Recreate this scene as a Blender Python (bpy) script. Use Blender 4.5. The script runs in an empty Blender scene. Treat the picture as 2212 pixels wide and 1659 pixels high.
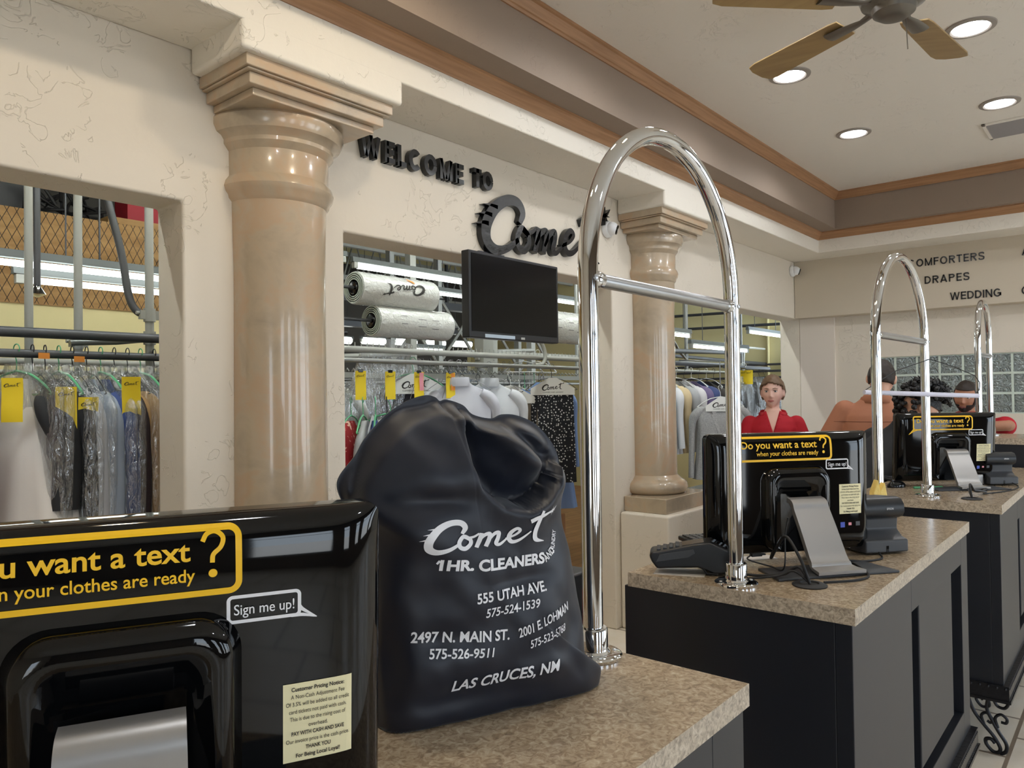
import bpy, bmesh, math, random
from mathutils import Vector, Matrix, noise
PI = math.pi
sc = bpy.context.scene
COL = sc.collection

# ---------------------------------------------------------------- camera, world, light, exposure
def cam_matrix(pos, yaw, pitch, roll):
    f = Vector((math.cos(pitch)*math.cos(yaw), math.cos(pitch)*math.sin(yaw), math.sin(pitch)))
    R = Vector((math.sin(yaw), -math.cos(yaw), 0)); U = R.cross(f)
    c, s = math.cos(roll), math.sin(roll)
    r = R*c + U*s; u = -R*s + U*c
    return Matrix(((r.x, u.x, -f.x, pos[0]), (r.y, u.y, -f.y, pos[1]), (r.z, u.z, -f.z, pos[2]), (0, 0, 0, 1)))
cam = bpy.data.cameras.new('camera'); camo = bpy.data.objects.new('camera', cam); COL.objects.link(camo)
cam.sensor_fit = 'HORIZONTAL'; cam.sensor_width = 36.0; cam.lens = 36.0*1620/2212
cam.clip_start = 0.05; cam.clip_end = 200
camo.matrix_world = cam_matrix((0, 0, 1.52), math.radians(40.14371), math.radians(0.81783), math.radians(-0.75208))
sc.camera = camo
sc.view_settings.view_transform = 'Standard'; sc.view_settings.look = 'None'
sc.view_settings.gamma = 1; sc.view_settings.use_curve_mapping = False
sc.view_settings.exposure = -0.12
sc.cycles.use_denoising = True
sc.cycles.max_bounces = 10; sc.cycles.diffuse_bounces = 5; sc.cycles.glossy_bounces = 5
sc.cycles.transparent_max_bounces = 24; sc.cycles.transmission_bounces = 6
sc.cycles.sample_clamp_indirect = 6.0
sc.cycles.caustics_reflective = False; sc.cycles.caustics_refractive = False

W = bpy.data.worlds.new('sky'); sc.world = W; W.use_nodes = True
bg = W.node_tree.nodes['Background']; bg.inputs[0].default_value = (0.76, 0.88, 1.0, 1); bg.inputs[1].default_value = 6.2

def area(name, loc, rot, sx, sy, power, color, portal=False):
    l = bpy.data.lights.new(name, 'AREA'); l.shape = 'RECTANGLE'; l.size = sx; l.size_y = sy
    l.energy = power; l.color = color
    o = bpy.data.objects.new(name, l); COL.objects.link(o); o.location = loc; o.rotation_euler = rot
    if portal: l.cycles.is_portal = True
    return o
WIN_R = [(-1.3, -0.3), (0.6, 1.4), (2.4, 3.1), (3.7, 5.6), (5.9, 7.3)]      # windows in the customer-side wall (x ranges)
WIN_Z = (0.45, 2.45)
for i, (a, b) in enumerate(WIN_R):
    area('window_portal', ((a+b)/2, -3.38, sum(WIN_Z)/2), (-PI/2, 0, 0), b-a, WIN_Z[1]-WIN_Z[0], 1, (1, 1, 1), True)
sun = bpy.data.lights.new('sun', 'SUN'); sun.energy = 20; sun.angle = math.radians(1); sun.color = (1, 0.95, 0.86)
suno = bpy.data.objects.new('sun', sun); COL.objects.link(suno); suno.rotation_euler = (math.radians(-35), 0, math.radians(-8))
area('window_portal', (-2.98, -1.7, 1.35), (0, -PI/2, 0), 1.1, 1.5, 1, (1, 1, 1), True)

# ---------------------------------------------------------------- materials
def lin(c):
    return tuple(((x/255)/12.92 if x/255 <= 0.04045 else ((x/255+0.055)/1.055)**2.4) for x in c) + (1,)
def mat(name, col, rough=0.5, metal=0.0, spec=0.5, bump=None, mott=None, coat=0.0, emit=None, trans=0, sheen=0, ior=None, alpha=1):
    """bump=(scale, strength, distance[, detail, distortion]); mott=(scale, [(pos, colour)...][, detail, distortion])"""
    m = bpy.data.materials.new(name); m.use_nodes = True
    nt = m.node_tree; b = nt.nodes['Principled BSDF']
    b.inputs['Base Color'].default_value = lin(col); b.inputs['Roughness'].default_value = rough
    b.inputs['Metallic'].default_value = metal; b.inputs['Specular IOR Level'].default_value = spec
    b.inputs['Coat Weight'].default_value = coat; b.inputs['Coat Roughness'].default_value = 0.06
    b.inputs['Transmission Weight'].default_value = trans; b.inputs['Alpha'].default_value = alpha
    if sheen: b.inputs['Sheen Weight'].default_value = sheen; b.inputs['Sheen Roughness'].default_value = .35
    if ior: b.inputs['IOR'].default_value = ior
    if emit:
        b.inputs['Emission Color'].default_value = lin(emit[0]); b.inputs['Emission Strength'].default_value = emit[1]
    tc = nt.nodes.new('ShaderNodeTexCoord')
    if mott:
        n = nt.nodes.new('ShaderNodeTexNoise'); n.inputs['Scale'].default_value = mott[0]
        n.inputs['Detail'].default_value = mott[2] if len(mott) > 2 else 6
        n.inputs['Distortion'].default_value = mott[3] if len(mott) > 3 else 0
        n.inputs['Roughness'].default_value = 0.6
        nt.links.new(tc.outputs['Object'], n.inputs['Vector'])
        r = nt.nodes.new('ShaderNodeValToRGB'); e = r.color_ramp.elements
        e[0].position = mott[1][0][0]; e[0].color = lin(mott[1][0][1]); e[1].position = mott[1][-1][0]; e[1].color = lin(mott[1][-1][1])
        for p, c in mott[1][1:-1]:
            x = e.new(p); x.color = lin(c)
        nt.links.new(n.outputs['Fac'], r.inputs['Fac']); nt.links.new(r.outputs['Color'], b.inputs['Base Color'])
    if bump:
        n = nt.nodes.new('ShaderNodeTexNoise'); n.inputs['Scale'].default_value = bump[0]
        n.inputs['Detail'].default_value = bump[3] if len(bump) > 3 else 4
        n.inputs['Distortion'].default_value = bump[4] if len(bump) > 4 else 0
        nt.links.new(tc.outputs['Object'], n.inputs['Vector'])
        k = nt.nodes.new('ShaderNodeBump'); k.inputs['Strength'].default_value = bump[1]; k.inputs['Distance'].default_value = bump[2]
        nt.links.new(n.outputs['Fac'], k.inputs['Height']); nt.links.new(k.outputs['Normal'], b.inputs['Normal'])
    return m
def stucco(name, col, rough=0.72, strength=0.6):
    """trowelled plaster: ridges where a distorted noise crosses a level, over a soft undulation"""
    m = mat(name, col, rough, bump=None); nt = m.node_tree; b = nt.nodes['Principled BSDF']
    tc = nt.nodes['Texture Coordinate']
    n = nt.nodes.new('ShaderNodeTexNoise'); n.inputs['Scale'].default_value = 9; n.inputs['Detail'].default_value = 3; n.inputs['Distortion'].default_value = 1.6
    nt.links.new(tc.outputs['Object'], n.inputs['Vector'])
    a = nt.nodes.new('ShaderNodeMath'); a.operation = 'SUBTRACT'; a.inputs[1].default_value = 0.53; nt.links.new(n.outputs['Fac'], a.inputs[0])
    a2 = nt.nodes.new('ShaderNodeMath'); a2.operation = 'ABSOLUTE'; nt.links.new(a.outputs[0], a2.inputs[0])
    r = nt.nodes.new('ShaderNodeValToRGB'); r.color_ramp.elements[0].color = (1, 1, 1, 1); r.color_ramp.elements[1].color = (0, 0, 0, 1)
    r.color_ramp.elements[1].position = 0.014; nt.links.new(a2.outputs[0], r.inputs['Fac'])
    n2 = nt.nodes.new('ShaderNodeTexNoise'); n2.inputs['Scale'].default_value = 4; n2.inputs['Detail'].default_value = 2; nt.links.new(tc.outputs['Object'], n2.inputs['Vector'])
    m2 = nt.nodes.new('ShaderNodeMath'); m2.operation = 'GREATER_THAN'; m2.inputs[1].default_value = 0.51; nt.links.new(n2.outputs['Fac'], m2.inputs[0])
    mu = nt.nodes.new('ShaderNodeMath'); mu.operation = 'MULTIPLY'; nt.links.new(r.outputs['Color'], mu.inputs[0]); nt.links.new(m2.outputs[0], mu.inputs[1])
    n3 = nt.nodes.new('ShaderNodeTexNoise'); n3.inputs['Scale'].default_value = 22; n3.inputs['Detail'].default_value = 4; nt.links.new(tc.outputs['Object'], n3.inputs['Vector'])
    ad = nt.nodes.new('ShaderNodeMath'); ad.operation = 'MULTIPLY_ADD'; ad.inputs[1].default_value = 0.5
    nt.links.new(n3.outputs['Fac'], ad.inputs[0]); nt.links.new(mu.outputs[0], ad.inputs[2])
    k = nt.nodes.new('ShaderNodeBump'); k.inputs['Strength'].default_value = strength; k.inputs['Distance'].default_value = 0.004
    nt.links.new(ad.outputs[0], k.inputs['Height']); nt.links.new(k.outputs['Normal'], b.inputs['Normal'])
    return m
def wood(name, c1, c2, rough, axis_scale, scale=1.0):
    m = mat(name, c1, rough); nt = m.node_tree; b = nt.nodes['Principled BSDF']; tc = nt.nodes['Texture Coordinate']
    mp = nt.nodes.new('ShaderNodeMapping'); mp.inputs['Scale'].default_value = axis_scale; nt.links.new(tc.outputs['Object'], mp.inputs['Vector'])
    n = nt.nodes.new('ShaderNodeTexNoise'); n.inputs['Scale'].default_value = scale; n.inputs['Detail'].default_value = 5; n.inputs['Distortion'].default_value = 0.6
    nt.links.new(mp.outputs['Vector'], n.inputs['Vector'])
    r = nt.nodes.new('ShaderNodeValToRGB'); e = r.color_ramp.elements; e[0].position = 0.3; e[0].color = lin(c1); e[1].position = 0.7; e[1].color = lin(c2)
    nt.links.new(n.outputs['Fac'], r.inputs['Fac']); nt.links.new(r.outputs['Color'], b.inputs['Base Color'])
    return m
def bricks(name, c1, c2, mortar, bw, bh, ms, rough, rot=0, offset=0.5, coat=0):
    m = mat(name, c1, rough, coat=coat); nt = m.node_tree; b = nt.nodes['Principled BSDF']; tc = nt.nodes['Texture Coordinate']
    mp = nt.nodes.new('ShaderNodeMapping'); mp.inputs['Rotation'].default_value = (0, 0, rot); nt.links.new(tc.outputs['Object'], mp.inputs['Vector'])
    t = nt.nodes.new('ShaderNodeTexBrick'); t.inputs['Color1'].default_value = lin(c1); t.inputs['Color2'].default_value = lin(c2); t.inputs['Mortar'].default_value = lin(mortar)
    t.inputs['Scale'].default_value = 1; t.inputs['Brick Width'].default_value = bw; t.inputs['Row Height'].default_value = bh; t.inputs['Mortar Size'].default_value = ms
    t.offset = offset; nt.links.new(mp.outputs['Vector'], t.inputs['Vector'])
    n = nt.nodes.new('ShaderNodeTexNoise'); n.inputs['Scale'].default_value = 7; n.inputs['Detail'].default_value = 6; nt.links.new(tc.outputs['Object'], n.inputs['Vector'])
    mx = nt.nodes.new('ShaderNodeMixRGB'); mx.blend_type = 'OVERLAY'; mx.inputs[0].default_value = 0.35
    nt.links.new(t.outputs['Color'], mx.inputs[1]); nt.links.new(n.outputs['Fac'], mx.inputs[2]); nt.links.new(mx.outputs[0], b.inputs['Base Color'])
    return m
def film(name, tint=(235, 240, 245), fac=0.30, diff=0.12, scale=26):
    """clear crinkled polythene: mostly transparent, glossy creases, a little milky"""
    m = bpy.data.materials.new(name); m.use_nodes = True; nt = m.node_tree; nt.nodes.clear()
    out = nt.nodes.new('ShaderNodeOutputMaterial'); tr = nt.nodes.new('ShaderNodeBsdfTransparent'); gl = nt.nodes.new('ShaderNodeBsdfGlossy'); df = nt.nodes.new('ShaderNodeBsdfDiffuse')
    tr.inputs[0].default_value = (0.97, 0.98, 0.98, 1); gl.inputs['Roughness'].default_value = 0.10; df.inputs[0].default_value = lin(tint)
    tc = nt.nodes.new('ShaderNodeTexCoord'); mp = nt.nodes.new('ShaderNodeMapping'); mp.inputs['Scale'].default_value = (1, 1, 0.35); nt.links.new(tc.outputs['Object'], mp.inputs[0])
    n = nt.nodes.new('ShaderNodeTexNoise'); n.inputs['Scale'].default_value = scale; n.inputs['Detail'].default_value = 3; n.inputs['Distortion'].default_value = 1.2; nt.links.new(mp.outputs[0], n.inputs['Vector'])
    bu = nt.nodes.new('ShaderNodeBump'); bu.inputs['Strength'].default_value = 1.0; bu.inputs['Distance'].default_value = 0.02; nt.links.new(n.outputs['Fac'], bu.inputs['Height'])
    nt.links.new(bu.outputs[0], gl.inputs['Normal']); nt.links.new(bu.outputs[0], df.inputs['Normal'])
    m1 = nt.nodes.new('ShaderNodeMixShader'); m1.inputs[0].default_value = fac; nt.links.new(tr.outputs[0], m1.inputs[1]); nt.links.new(gl.outputs[0], m1.inputs[2])
    m2 = nt.nodes.new('ShaderNodeMixShader'); m2.inputs[0].default_value = diff; nt.links.new(m1.outputs[0], m2.inputs[1]); nt.links.new(df.outputs[0], m2.inputs[2])
    nt.links.new(m2.outputs[0], out.inputs[0])
    return m

M = {}
M['wall'] = stucco('cream_plaster', (222, 213, 198))
M['soffit'] = stucco('cream_plaster_soffit', (232, 226, 214))
M['pale'] = stucco('pale_plaster', (226, 216, 204), strength=0.15)
M['beam'] = stucco('taupe_plaster', (200, 189, 170), strength=0.12)
M['tray'] = stucco('brown_taupe_plaster', (146, 129, 115), strength=0.3)
M['ceil'] = stucco('ceiling_plaster', (234, 229, 220), rough=0.42, strength=0.5)
M['trimwood'] = wood('honey_oak_trim', (150, 110, 76), (174, 132, 96), 0.45, (0.6, 0.6, 14), 5)
M['floor'] = bricks('stone_tile', (238, 228, 212), (226, 214, 196), (140, 124, 108), 0.46, 0.46, 0.008, 0.35)
M['woodfloor'] = bricks('oak_boards', (172, 126, 84), (152, 106, 68), (90, 60, 38), 1.2, 0.10, 0.003, 0.4)
M['backwall'] = mat('yellow_cream_paint', (226, 214, 160), 0.7)
M['backwall_far'] = mat('olive_cream_paint', (206, 196, 146), 0.7)
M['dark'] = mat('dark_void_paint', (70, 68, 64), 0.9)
M['roof'] = mat('grey_roof_deck', (96, 95, 92), 0.8)
M['ply'] = wood('plywood', (150, 112, 62), (178, 140, 86), 0.6, (1.2, 1, 7), 3)
M['stone'] = mat('faux_marble', (190, 168, 142), 0.24, coat=0.55, bump=(14, 0.10, 0.004),
                 mott=(4.2, [(0.24, (150, 138, 122)), (0.40, (174, 158, 136)), (0.50, (184, 166, 142)), (0.58, (188, 162, 134)), (0.66, (186, 166, 142)), (0.80, (200, 188, 168))], 7, 0.5))
M['chrome'] = mat('chrome', (226, 228, 230), 0.045, 1.0)
M['brushed'] = mat('brushed_aluminium', (186, 188, 190), 0.30, 1.0, bump=(90, 0.05, 0.001))
M['galv'] = mat('galvanised_pipe', (150, 152, 150), 0.42, 0.85)
M['steel'] = mat('grey_painted_steel', (172, 174, 168), 0.5, 0.2)
M['steeldark'] = mat('dark_steel', (86, 88, 92), 0.45, 0.6)
M['counter'] = mat('mottled_laminate', (170, 150, 126), 0.22, spec=0.5, mott=(75, [(0.25, (116, 100, 82)), (0.43, (150, 131, 108)), (0.52, (168, 150, 126)), (0.60, (180, 164, 140)), (0.76, (204, 190, 166))], 9, 1.2))
M['edge'] = mat('mottled_laminate_edge', (184, 168, 146), 0.35, mott=(90, [(0.28, (120, 106, 92)), (0.45, (168, 154, 136)), (0.55, (192, 178, 158)), (0.72, (216, 206, 190))], 9, 1.2))
M['cab'] = mat('black_satin_cabinet', (25, 28, 36), 0.42, spec=0.5)
M['iron'] = mat('hammered_black_iron', (46, 46, 50), 0.35, 0.75, bump=(60, 0.5, 0.004))
M['gloss'] = mat('gloss_black_plastic', (6, 7, 9), 0.05, spec=0.45)
M['front'] = stucco('brown_storefront_plaster', (112, 98, 84))
M['blk'] = mat('black_plastic', (22, 24, 28), 0.38)
M['grey'] = mat('charcoal_plastic', (62, 64, 68), 0.42)
M['rubber'] = mat('black_rubber', (18, 18, 20), 0.6)
M['silver'] = mat('silver_stand', (172, 170, 168), 0.36, 0.75)
M['bag'] = mat('navy_black_satin', (27, 31, 43), 0.45, spec=0.45, sheen=0.25)
M['white'] = mat('white_print', (236, 236, 240), 0.6)
M['yellowprint'] = mat('yellow_print', (250, 196, 18), 0.45)
M['paper'] = mat('cream_paper', (240, 230, 186), 0.75)
M['whitepaper'] = mat('white_paper', (228, 222, 216), 0.8)
M['ink'] = mat('black_ink', (40, 38, 36), 0.7)
M['letter'] = mat('gloss_black_letter', (20, 22, 25), 0.22, spec=0.6, bump=(26, 0.35, 0.004))
M['yellow'] = mat('yellow_tag', (250, 220, 40), 0.6)
M['pink'] = mat('pink_slip', (240, 160, 170), 0.7)
M['orange'] = mat('orange_slip', (236, 150, 60), 0.7)
M['camwhite'] = mat('white_camera_plastic', (232, 234, 236), 0.35)
M['lens'] = mat('black_lens', (10, 10, 12), 0.12)
M['screen'] = mat('tv_screen', (5, 7, 11), 0.16, spec=0.28)
M['tubefill'] = mat('added_fill_tube', (255, 255, 255), 0.5, emit=((250, 255, 250), 80))  # strong glow only for the unseen fill tubes added to the set
M['tube'] = mat('fluorescent_tube', (255, 255, 255), 0.5, emit=((250, 255, 250), 8))
M['led'] = mat('led_lens', (255, 255, 255), 0.5, emit=((246, 250, 255), 16))
M['ledwarm'] = mat('warm_led_lens', (255, 255, 255), 0.5, emit=((255, 226, 180), 16))
M['fixture'] = mat('white_fixture', (104, 110, 110), 0.6)
M['fan'] = wood('fan_blade_wood', (150, 124, 84), (168, 142, 98), 0.4, (8, 1, 1), 3)
M['fanmetal'] = mat('aged_pewter', (120, 116, 110), 0.35, 0.8)
M['ring'] = mat('grey_trim_ring', (150, 142, 134), 0.4)
M['ventmetal'] = mat('grey_vent', (168, 168, 170), 0.4, 0.5)
M['film'] = film('polythene_cover', fac=0.26, diff=0.05, scale=34)
M['filmroll'] = mat('polythene_roll', (232, 234, 230), 0.15, spec=0.6, bump=(30, 0.8, 0.01, 3, 1.2), coat=0.5)
M['rollend'] = mat('roll_end', (206, 214, 200), 0.4)
M['glassblock'] = mat('rippled_glass', (226, 234, 228), 0.05, spec=0.7, trans=0.5, ior=1.6, bump=(22, 1.0, 0.16, 2, 1.8))
M['mortar'] = mat('pale_green_joint', (206, 218, 206), 0.4)
M['hanger_w'] = mat('white_plastic_hanger', (230, 232, 230), 0.45)
M['hanger_g'] = mat('green_plastic_hanger', (96, 180, 130), 0.4)
M['hanger_k'] = mat('dark_wire_hanger', (60, 60, 62), 0.4, 0.7)
M['wire'] = mat('steel_wire', (150, 150, 152), 0.35, 0.9)
M['cape'] = mat('white_paper_cape', (236, 236, 232), 0.7)
M['skin_w'] = mat('fair_skin', (234, 192, 176), 0.55); M['skin_o'] = mat('light_tan_skin', (222, 176, 152), 0.55)
M['skin_b'] = mat('tan_skin', (176, 124, 96), 0.55); M['skin_c'] = mat('warm_skin', (212, 164, 138), 0.55)
M['hair_w'] = mat('light_brown_hair', (112, 88, 66), 0.5, bump=(60, 0.6, 0.004)); M['hair_d'] = mat('dark_brown_hair', (46, 36, 30), 0.6, bump=(160, 0.5, 0.003))
M['hair_k'] = mat('black_curly_hair', (18, 16, 16), 0.5, bump=(50, 1.0, 0.01)); M['beard'] = mat('black_beard', (34, 26, 22), 0.7)
M['red'] = mat('red_polo_knit', (182, 16, 38), 0.75, bump=(300, 0.2, 0.001)); M['rust'] = mat('rust_shirt_cotton', (176, 118, 90), 0.8, bump=(240, 0.3, 0.001))
M['shirtblk'] = mat('black_shirt_cotton', (26, 28, 32), 0.8); M['trouser'] = mat('dark_trousers', (34, 34, 40), 0.8); M['shoe'] = mat('dark_shoe', (24, 22, 22), 0.5)
M['eye'] = mat('eye_white', (226, 222, 218), 0.3); M['iris'] = mat('iris', (50, 58, 66), 0.2); M['lip'] = mat('lip', (190, 112, 106), 0.5); M['brow'] = mat('brow', (128, 98, 76), 0.7); M['lipd'] = mat('lip_dark', (140, 84, 76), 0.5)
M['paintpole'] = mat('pale_lilac_tube', (214, 214, 232), 0.5)
M['road'] = mat('asphalt', (186, 186, 186), 0.8); M['leaf'] = mat('hedge_leaf', (70, 92, 52), 0.7, bump=(9, 1, 0.2)); M['winframe'] = mat('dark_window_frame', (40, 38, 36), 0.4)

# ---------------------------------------------------------------- mesh helpers
class MB:
    def __init__(s): s.v = []; s.f = []; s.m = []; s.mats = []; s.cur = 0
    def use(s, m):
        if m not in s.mats: s.mats.append(m)
        s.cur = s.mats.index(m); return s
    def add(s, vs, fs):
        o = len(s.v); s.v += [tuple(v) for v in vs]; s.f += [tuple(i+o for i in f) for f in fs]; s.m += [s.cur]*len(fs); return s
    def box(s, x0, y0, z0, x1, y1, z1, T=None):
        vs = [Vector((x, y, z)) for x in (x0, x1) for y in (y0, y1) for z in (z0, z1)]
        if T is not None: vs = [T @ v for v in vs]
        return s.add(vs, [(0, 1, 3, 2), (4, 6, 7, 5), (0, 4, 5, 1), (2, 3, 7, 6), (0, 2, 6, 4), (1, 5, 7, 3)])
    def tube(s, pts, r, n=12, closed=False, caps=True, T=None, flat=None):
        pts = [Vector(p) for p in pts]; N = len(pts); rings = []; up = None
        for i, p in enumerate(pts):
            a = pts[i-1] if (i > 0 or closed) else p; b = pts[(i+1) % N] if (i < N-1 or closed) else p
            t = (b-a).normalized()
            if up is None:
                up = Vector((0, 0, 1)) if abs(t.z) < 0.9 else Vector((1, 0, 0))
            x = t.cross(up)
            if x.length < 1e-6: x = t.orthogonal()
            x.normalize(); y = x.cross(t).normalized(); up = y
            rr = r[i] if isinstance(r, (list, tuple)) else r
            fy = 1 if flat is None else flat
            ring = [p + x*(math.cos(2*PI*k/n)*rr) + y*(math.sin(2*PI*k/n)*rr*fy) for k in range(n)]
            rings.append(ring)
        vs = [v for rg in rings for v in rg]; fs = []
        for i in range(N if closed else N-1):
            j = (i+1) % N
            for k in range(n): fs.append((i*n+k, i*n+(k+1) % n, j*n+(k+1) % n, j*n+k))
        if caps and not closed:
            fs.append(tuple(range(n))[::-1]); fs.append(tuple(range((N-1)*n, N*n)))
        if T is not None: vs = [T @ v for v in vs]
        return s.add(vs, fs)
    def lathe(s, prof, c=(0, 0, 0), n=48, T=None):
        vs = []; fs = []
        for r, z in prof:
            for k in range(n): vs.append(Vector((c[0]+r*math.cos(2*PI*k/n), c[1]+r*math.sin(2*PI*k/n), c[2]+z)))
        for i in range(len(prof)-1):
            for k in range(n): fs.append((i*n+k, i*n+(k+1) % n, (i+1)*n+(k+1) % n, (i+1)*n+k))
        fs.append(tuple(range(n))[::-1]); fs.append(tuple(range((len(prof)-1)*n, len(prof)*n)))
        if T is not None: vs = [T @ v for v in vs]
        return s.add(vs, fs)
    def prism(s, poly, o, r, u, nrm, d0, d1):
        """2-D polygon (list) in the frame origin o, axes r,u, pushed along nrm from d0 to d1"""
        o, r, u, nrm = Vector(o), Vector(r), Vector(u), Vector(nrm); n = len(poly)
        vs = [o+r*a+u*b+nrm*d for d in (d0, d1) for a, b in poly]
        fs = [tuple(range(n))[::-1], tuple(range(n, 2*n))] + [(i, (i+1) % n, n+(i+1) % n, n+i) for i in range(n)]
        return s.add(vs, fs)
    def ball(s, c, rx, ry=None, rz=None, n=16, m=10, T=None):
        ry = rx if ry is None else ry; rz = rx if rz is None else rz; vs = [Vector((c[0], c[1], c[2]+rz))]; fs = []
        for i in range(1, m):
            th = PI*i/m
            for k in range(n): vs.append(Vector((c[0]+rx*math.sin(th)*math.cos(2*PI*k/n), c[1]+ry*math.sin(th)*math.sin(2*PI*k/n), c[2]+rz*math.cos(th))))
        vs.append(Vector((c[0], c[1], c[2]-rz)))
        for k in range(n): fs.append((0, 1+k, 1+(k+1) % n))
        for i in range(m-2):
            for k in range(n): fs.append((1+i*n+k, 1+(i+1)*n+k, 1+(i+1)*n+(k+1) % n, 1+i*n+(k+1) % n))
        L = len(vs)-1
        for k in range(n): fs.append((L, 1+(m-2)*n+(k+1) % n, 1+(m-2)*n+k))
        if T is not None: vs = [T @ v for v in vs]
        return s.add(vs, fs)
    def mesh(s, name, smooth=None):
        me = bpy.data.meshes.new(name); me.from_pydata(s.v, [], s.f)
        for m in s.mats: me.materials.append(m)
        if len(s.mats) > 1: me.polygons.foreach_set('material_index', s.m)
        me.validate(); me.update()
        bm = bmesh.new(); bm.from_mesh(me); bmesh.ops.recalc_face_normals(bm, faces=bm.faces); bm.to_mesh(me); bm.free()
        if smooth is not None:
            me.polygons.foreach_set('use_smooth', [True]*len(me.polygons)); me.set_sharp_from_angle(angle=math.radians(smooth))
        return me
    def build(s, name, m=None, parent=None, smooth=None, bevel=0, loc=None, rz=0):
        if m is not None and not s.mats: s.mats = [m]
        elif m is not None and s.mats and m not in s.mats: s.mats.insert(0, m)
        o = bpy.data.objects.new(name, s.mesh(name, smooth)); COL.objects.link(o)
        if parent is not None: o.parent = parent
        if loc is not None: o.location = loc
        if rz: o.rotation_euler = (0, 0, rz)
        if bevel:
            b = o.modifiers.new('bevel', 'BEVEL'); b.width = bevel; b.segments = 2; b.limit_method = 'ANGLE'; b.angle_limit = math.radians(40)
            if smooth is None:
                o.data.polygons.foreach_set('use_smooth', [True]*len(o.data.polygons)); b.harden_normals = True
                o.data.set_sharp_from_angle(angle=math.radians(50))
        return o
def tag(o, label=None, cat=None, group=None, kind=None):
    if label: o['label'] = label
    if cat: o['category'] = cat
    if group: o['group'] = group
    if kind: o['kind'] = kind
    return o
def thing(name, label, cat, loc=(0, 0, 0), rz=0, group=None, kind='thing', rot=None):
    o = bpy.data.objects.new(name, None); COL.objects.link(o); o.location = loc; o.rotation_euler = rot if rot else (0, 0, rz)
    o.empty_display_size = 0.1
    return tag(o, label, cat, group, kind)
def struct(name, mb, m, smooth=None, bevel=0): return tag(mb.build(name, m, None, smooth, bevel), kind='structure')
def children(o): return [c for c in bpy.data.objects if c.parent is o]
def dup(root, loc=None, rot=None, label=None, group=None):
    r = root.copy(); COL.objects.link(r)
    if loc is not None: r.location = loc
    if rot is not None: r.rotation_euler = rot
    if label: r['label'] = label
    if group: r['group'] = group
    for ch in children(root):
        c = ch.copy(); COL.objects.link(c); c.parent = r
        for g in children(ch):
            d = g.copy(); COL.objects.link(d); d.parent = c
    return r
def spline(pts, n=8, closed=False):
    P = [Vector(p) for p in pts]; N = len(P); out = []
    for i in range(N if closed else N-1):
        p0 = P[i-1] if (i > 0 or closed) else P[0]*2-P[1]; p1 = P[i]; p2 = P[(i+1) % N]
        p3 = P[(i+2) % N] if (i+2 < N or closed) else P[-1]*2-P[-2]
        for k in range(n):
            t = k/n; out.append(0.5*((2*p1)+(-p0+p2)*t+(2*p0-5*p1+4*p2-p3)*t*t+(-p0+3*p1-3*p2+p3)*t*t*t))
    if not closed: out.append(P[-1])
    return out
_tc = {}
def text2d(s, size=1.0, offset=0.0, shear=0.0, spacing=1.0, res=4):
    """a flat mesh of the text: (verts 2-D, faces, width)"""
    key = (s, offset, shear, spacing, res)
    if key not in _tc:
        cu = bpy.data.curves.new('t', 'FONT'); cu.body = s; cu.offset = offset; cu.shear = shear; cu.space_character = spacing; cu.resolution_u = res
        ob = bpy.data.objects.new('t', cu); COL.objects.link(ob); bpy.context.view_layer.update()
        me = bpy.data.meshes.new_from_object(ob.evaluated_get(bpy.context.evaluated_depsgraph_get()))
        vs = [(v.co.x, v.co.y) for v in me.vertices]; fs = [tuple(p.vertices) for p in me.polygons]
        bpy.data.objects.remove(ob); bpy.data.curves.remove(cu); bpy.data.meshes.remove(me)
        _tc[key] = (vs, fs)
    vs, fs = _tc[key]; x0 = min(v[0] for v in vs); x1 = max(v[0] for v in vs)
    return [((v[0]-x0)*size, v[1]*size) for v in vs], fs, (x1-x0)*size
def fit_text(s, width, height=None, **k):
    """text scaled to a width (and cap height)"""
    vs, fs, w = text2d(s, **k); sx = width/w
    ys = [v[1] for v in text2d('H', **k)[0]]; sy = sx if height is None else height/max(ys)
    return [(a*sx, b*sy) for a, b in vs], fs
def ribbon(pts, ws, n=10):
    """variable-width stroke -> polygon outline (2-D)"""
    P = spline([(p[0], p[1], w) for p, w in zip(pts, ws)], n); L = []; R = []
    for i, p in enumerate(P):
        a = P[max(i-1, 0)]; b = P[min(i+1, len(P)-1)]; t = Vector((b.x-a.x, b.y-a.y))
        if t.length < 1e-9: t = Vector((1, 0))
        t.normalize(); nx, ny = -t.y, t.x; w = max(p.z, 0.001)/2
        L.append((p.x+nx*w, p.y+ny*w)); R.append((p.x-nx*w, p.y-ny*w))
    return L, R
# ---------------------------------------------------------------- the setting
YW, YF, ZS, ZO = 2.62, 2.266, 2.783, 2.23         # wall face, fascia face, soffit underside, opening head
mb = MB(); mb.box(-3, -3.4, -0.1, 7.6, 2.72, 0); struct('floor', mb, M['floor'])
mb = MB(); mb.box(-3, 2.72, -0.1, 10.4, 9.8, 0.0); struct('floor_back', mb, M['woodfloor'])
mb = MB(); mb.prism([(-3, 0), (-0.6, 0), (-0.6, ZO), (1.29, ZO), (1.29, 0), (2.0, 0), (2.0, ZO), (4.12, ZO), (4.12, 0), (4.87, 0), (4.87, ZO), (7.57, ZO), (7.57, 0), (7.75, 0), (7.75, 4.35), (-3, 4.35)],
         (0, YW, 0), (1, 0, 0), (0, 0, 1), (0, 1, 0), 0, 0.2); struct('wall_left', mb, M['wall'], bevel=0.012)
mb = MB(); mb.prism([(-3, YF), (7.07, YF), (7.07, -3.4), (7.43, -3.4), (7.43, YW-0.001), (-3, YW-0.001)], (0, 0, 0), (1, 0, 0), (0, 1, 0), (0, 0, 1), ZS, 3.1)
struct('trim_1', mb, M['soffit'], bevel=0.008)
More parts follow.
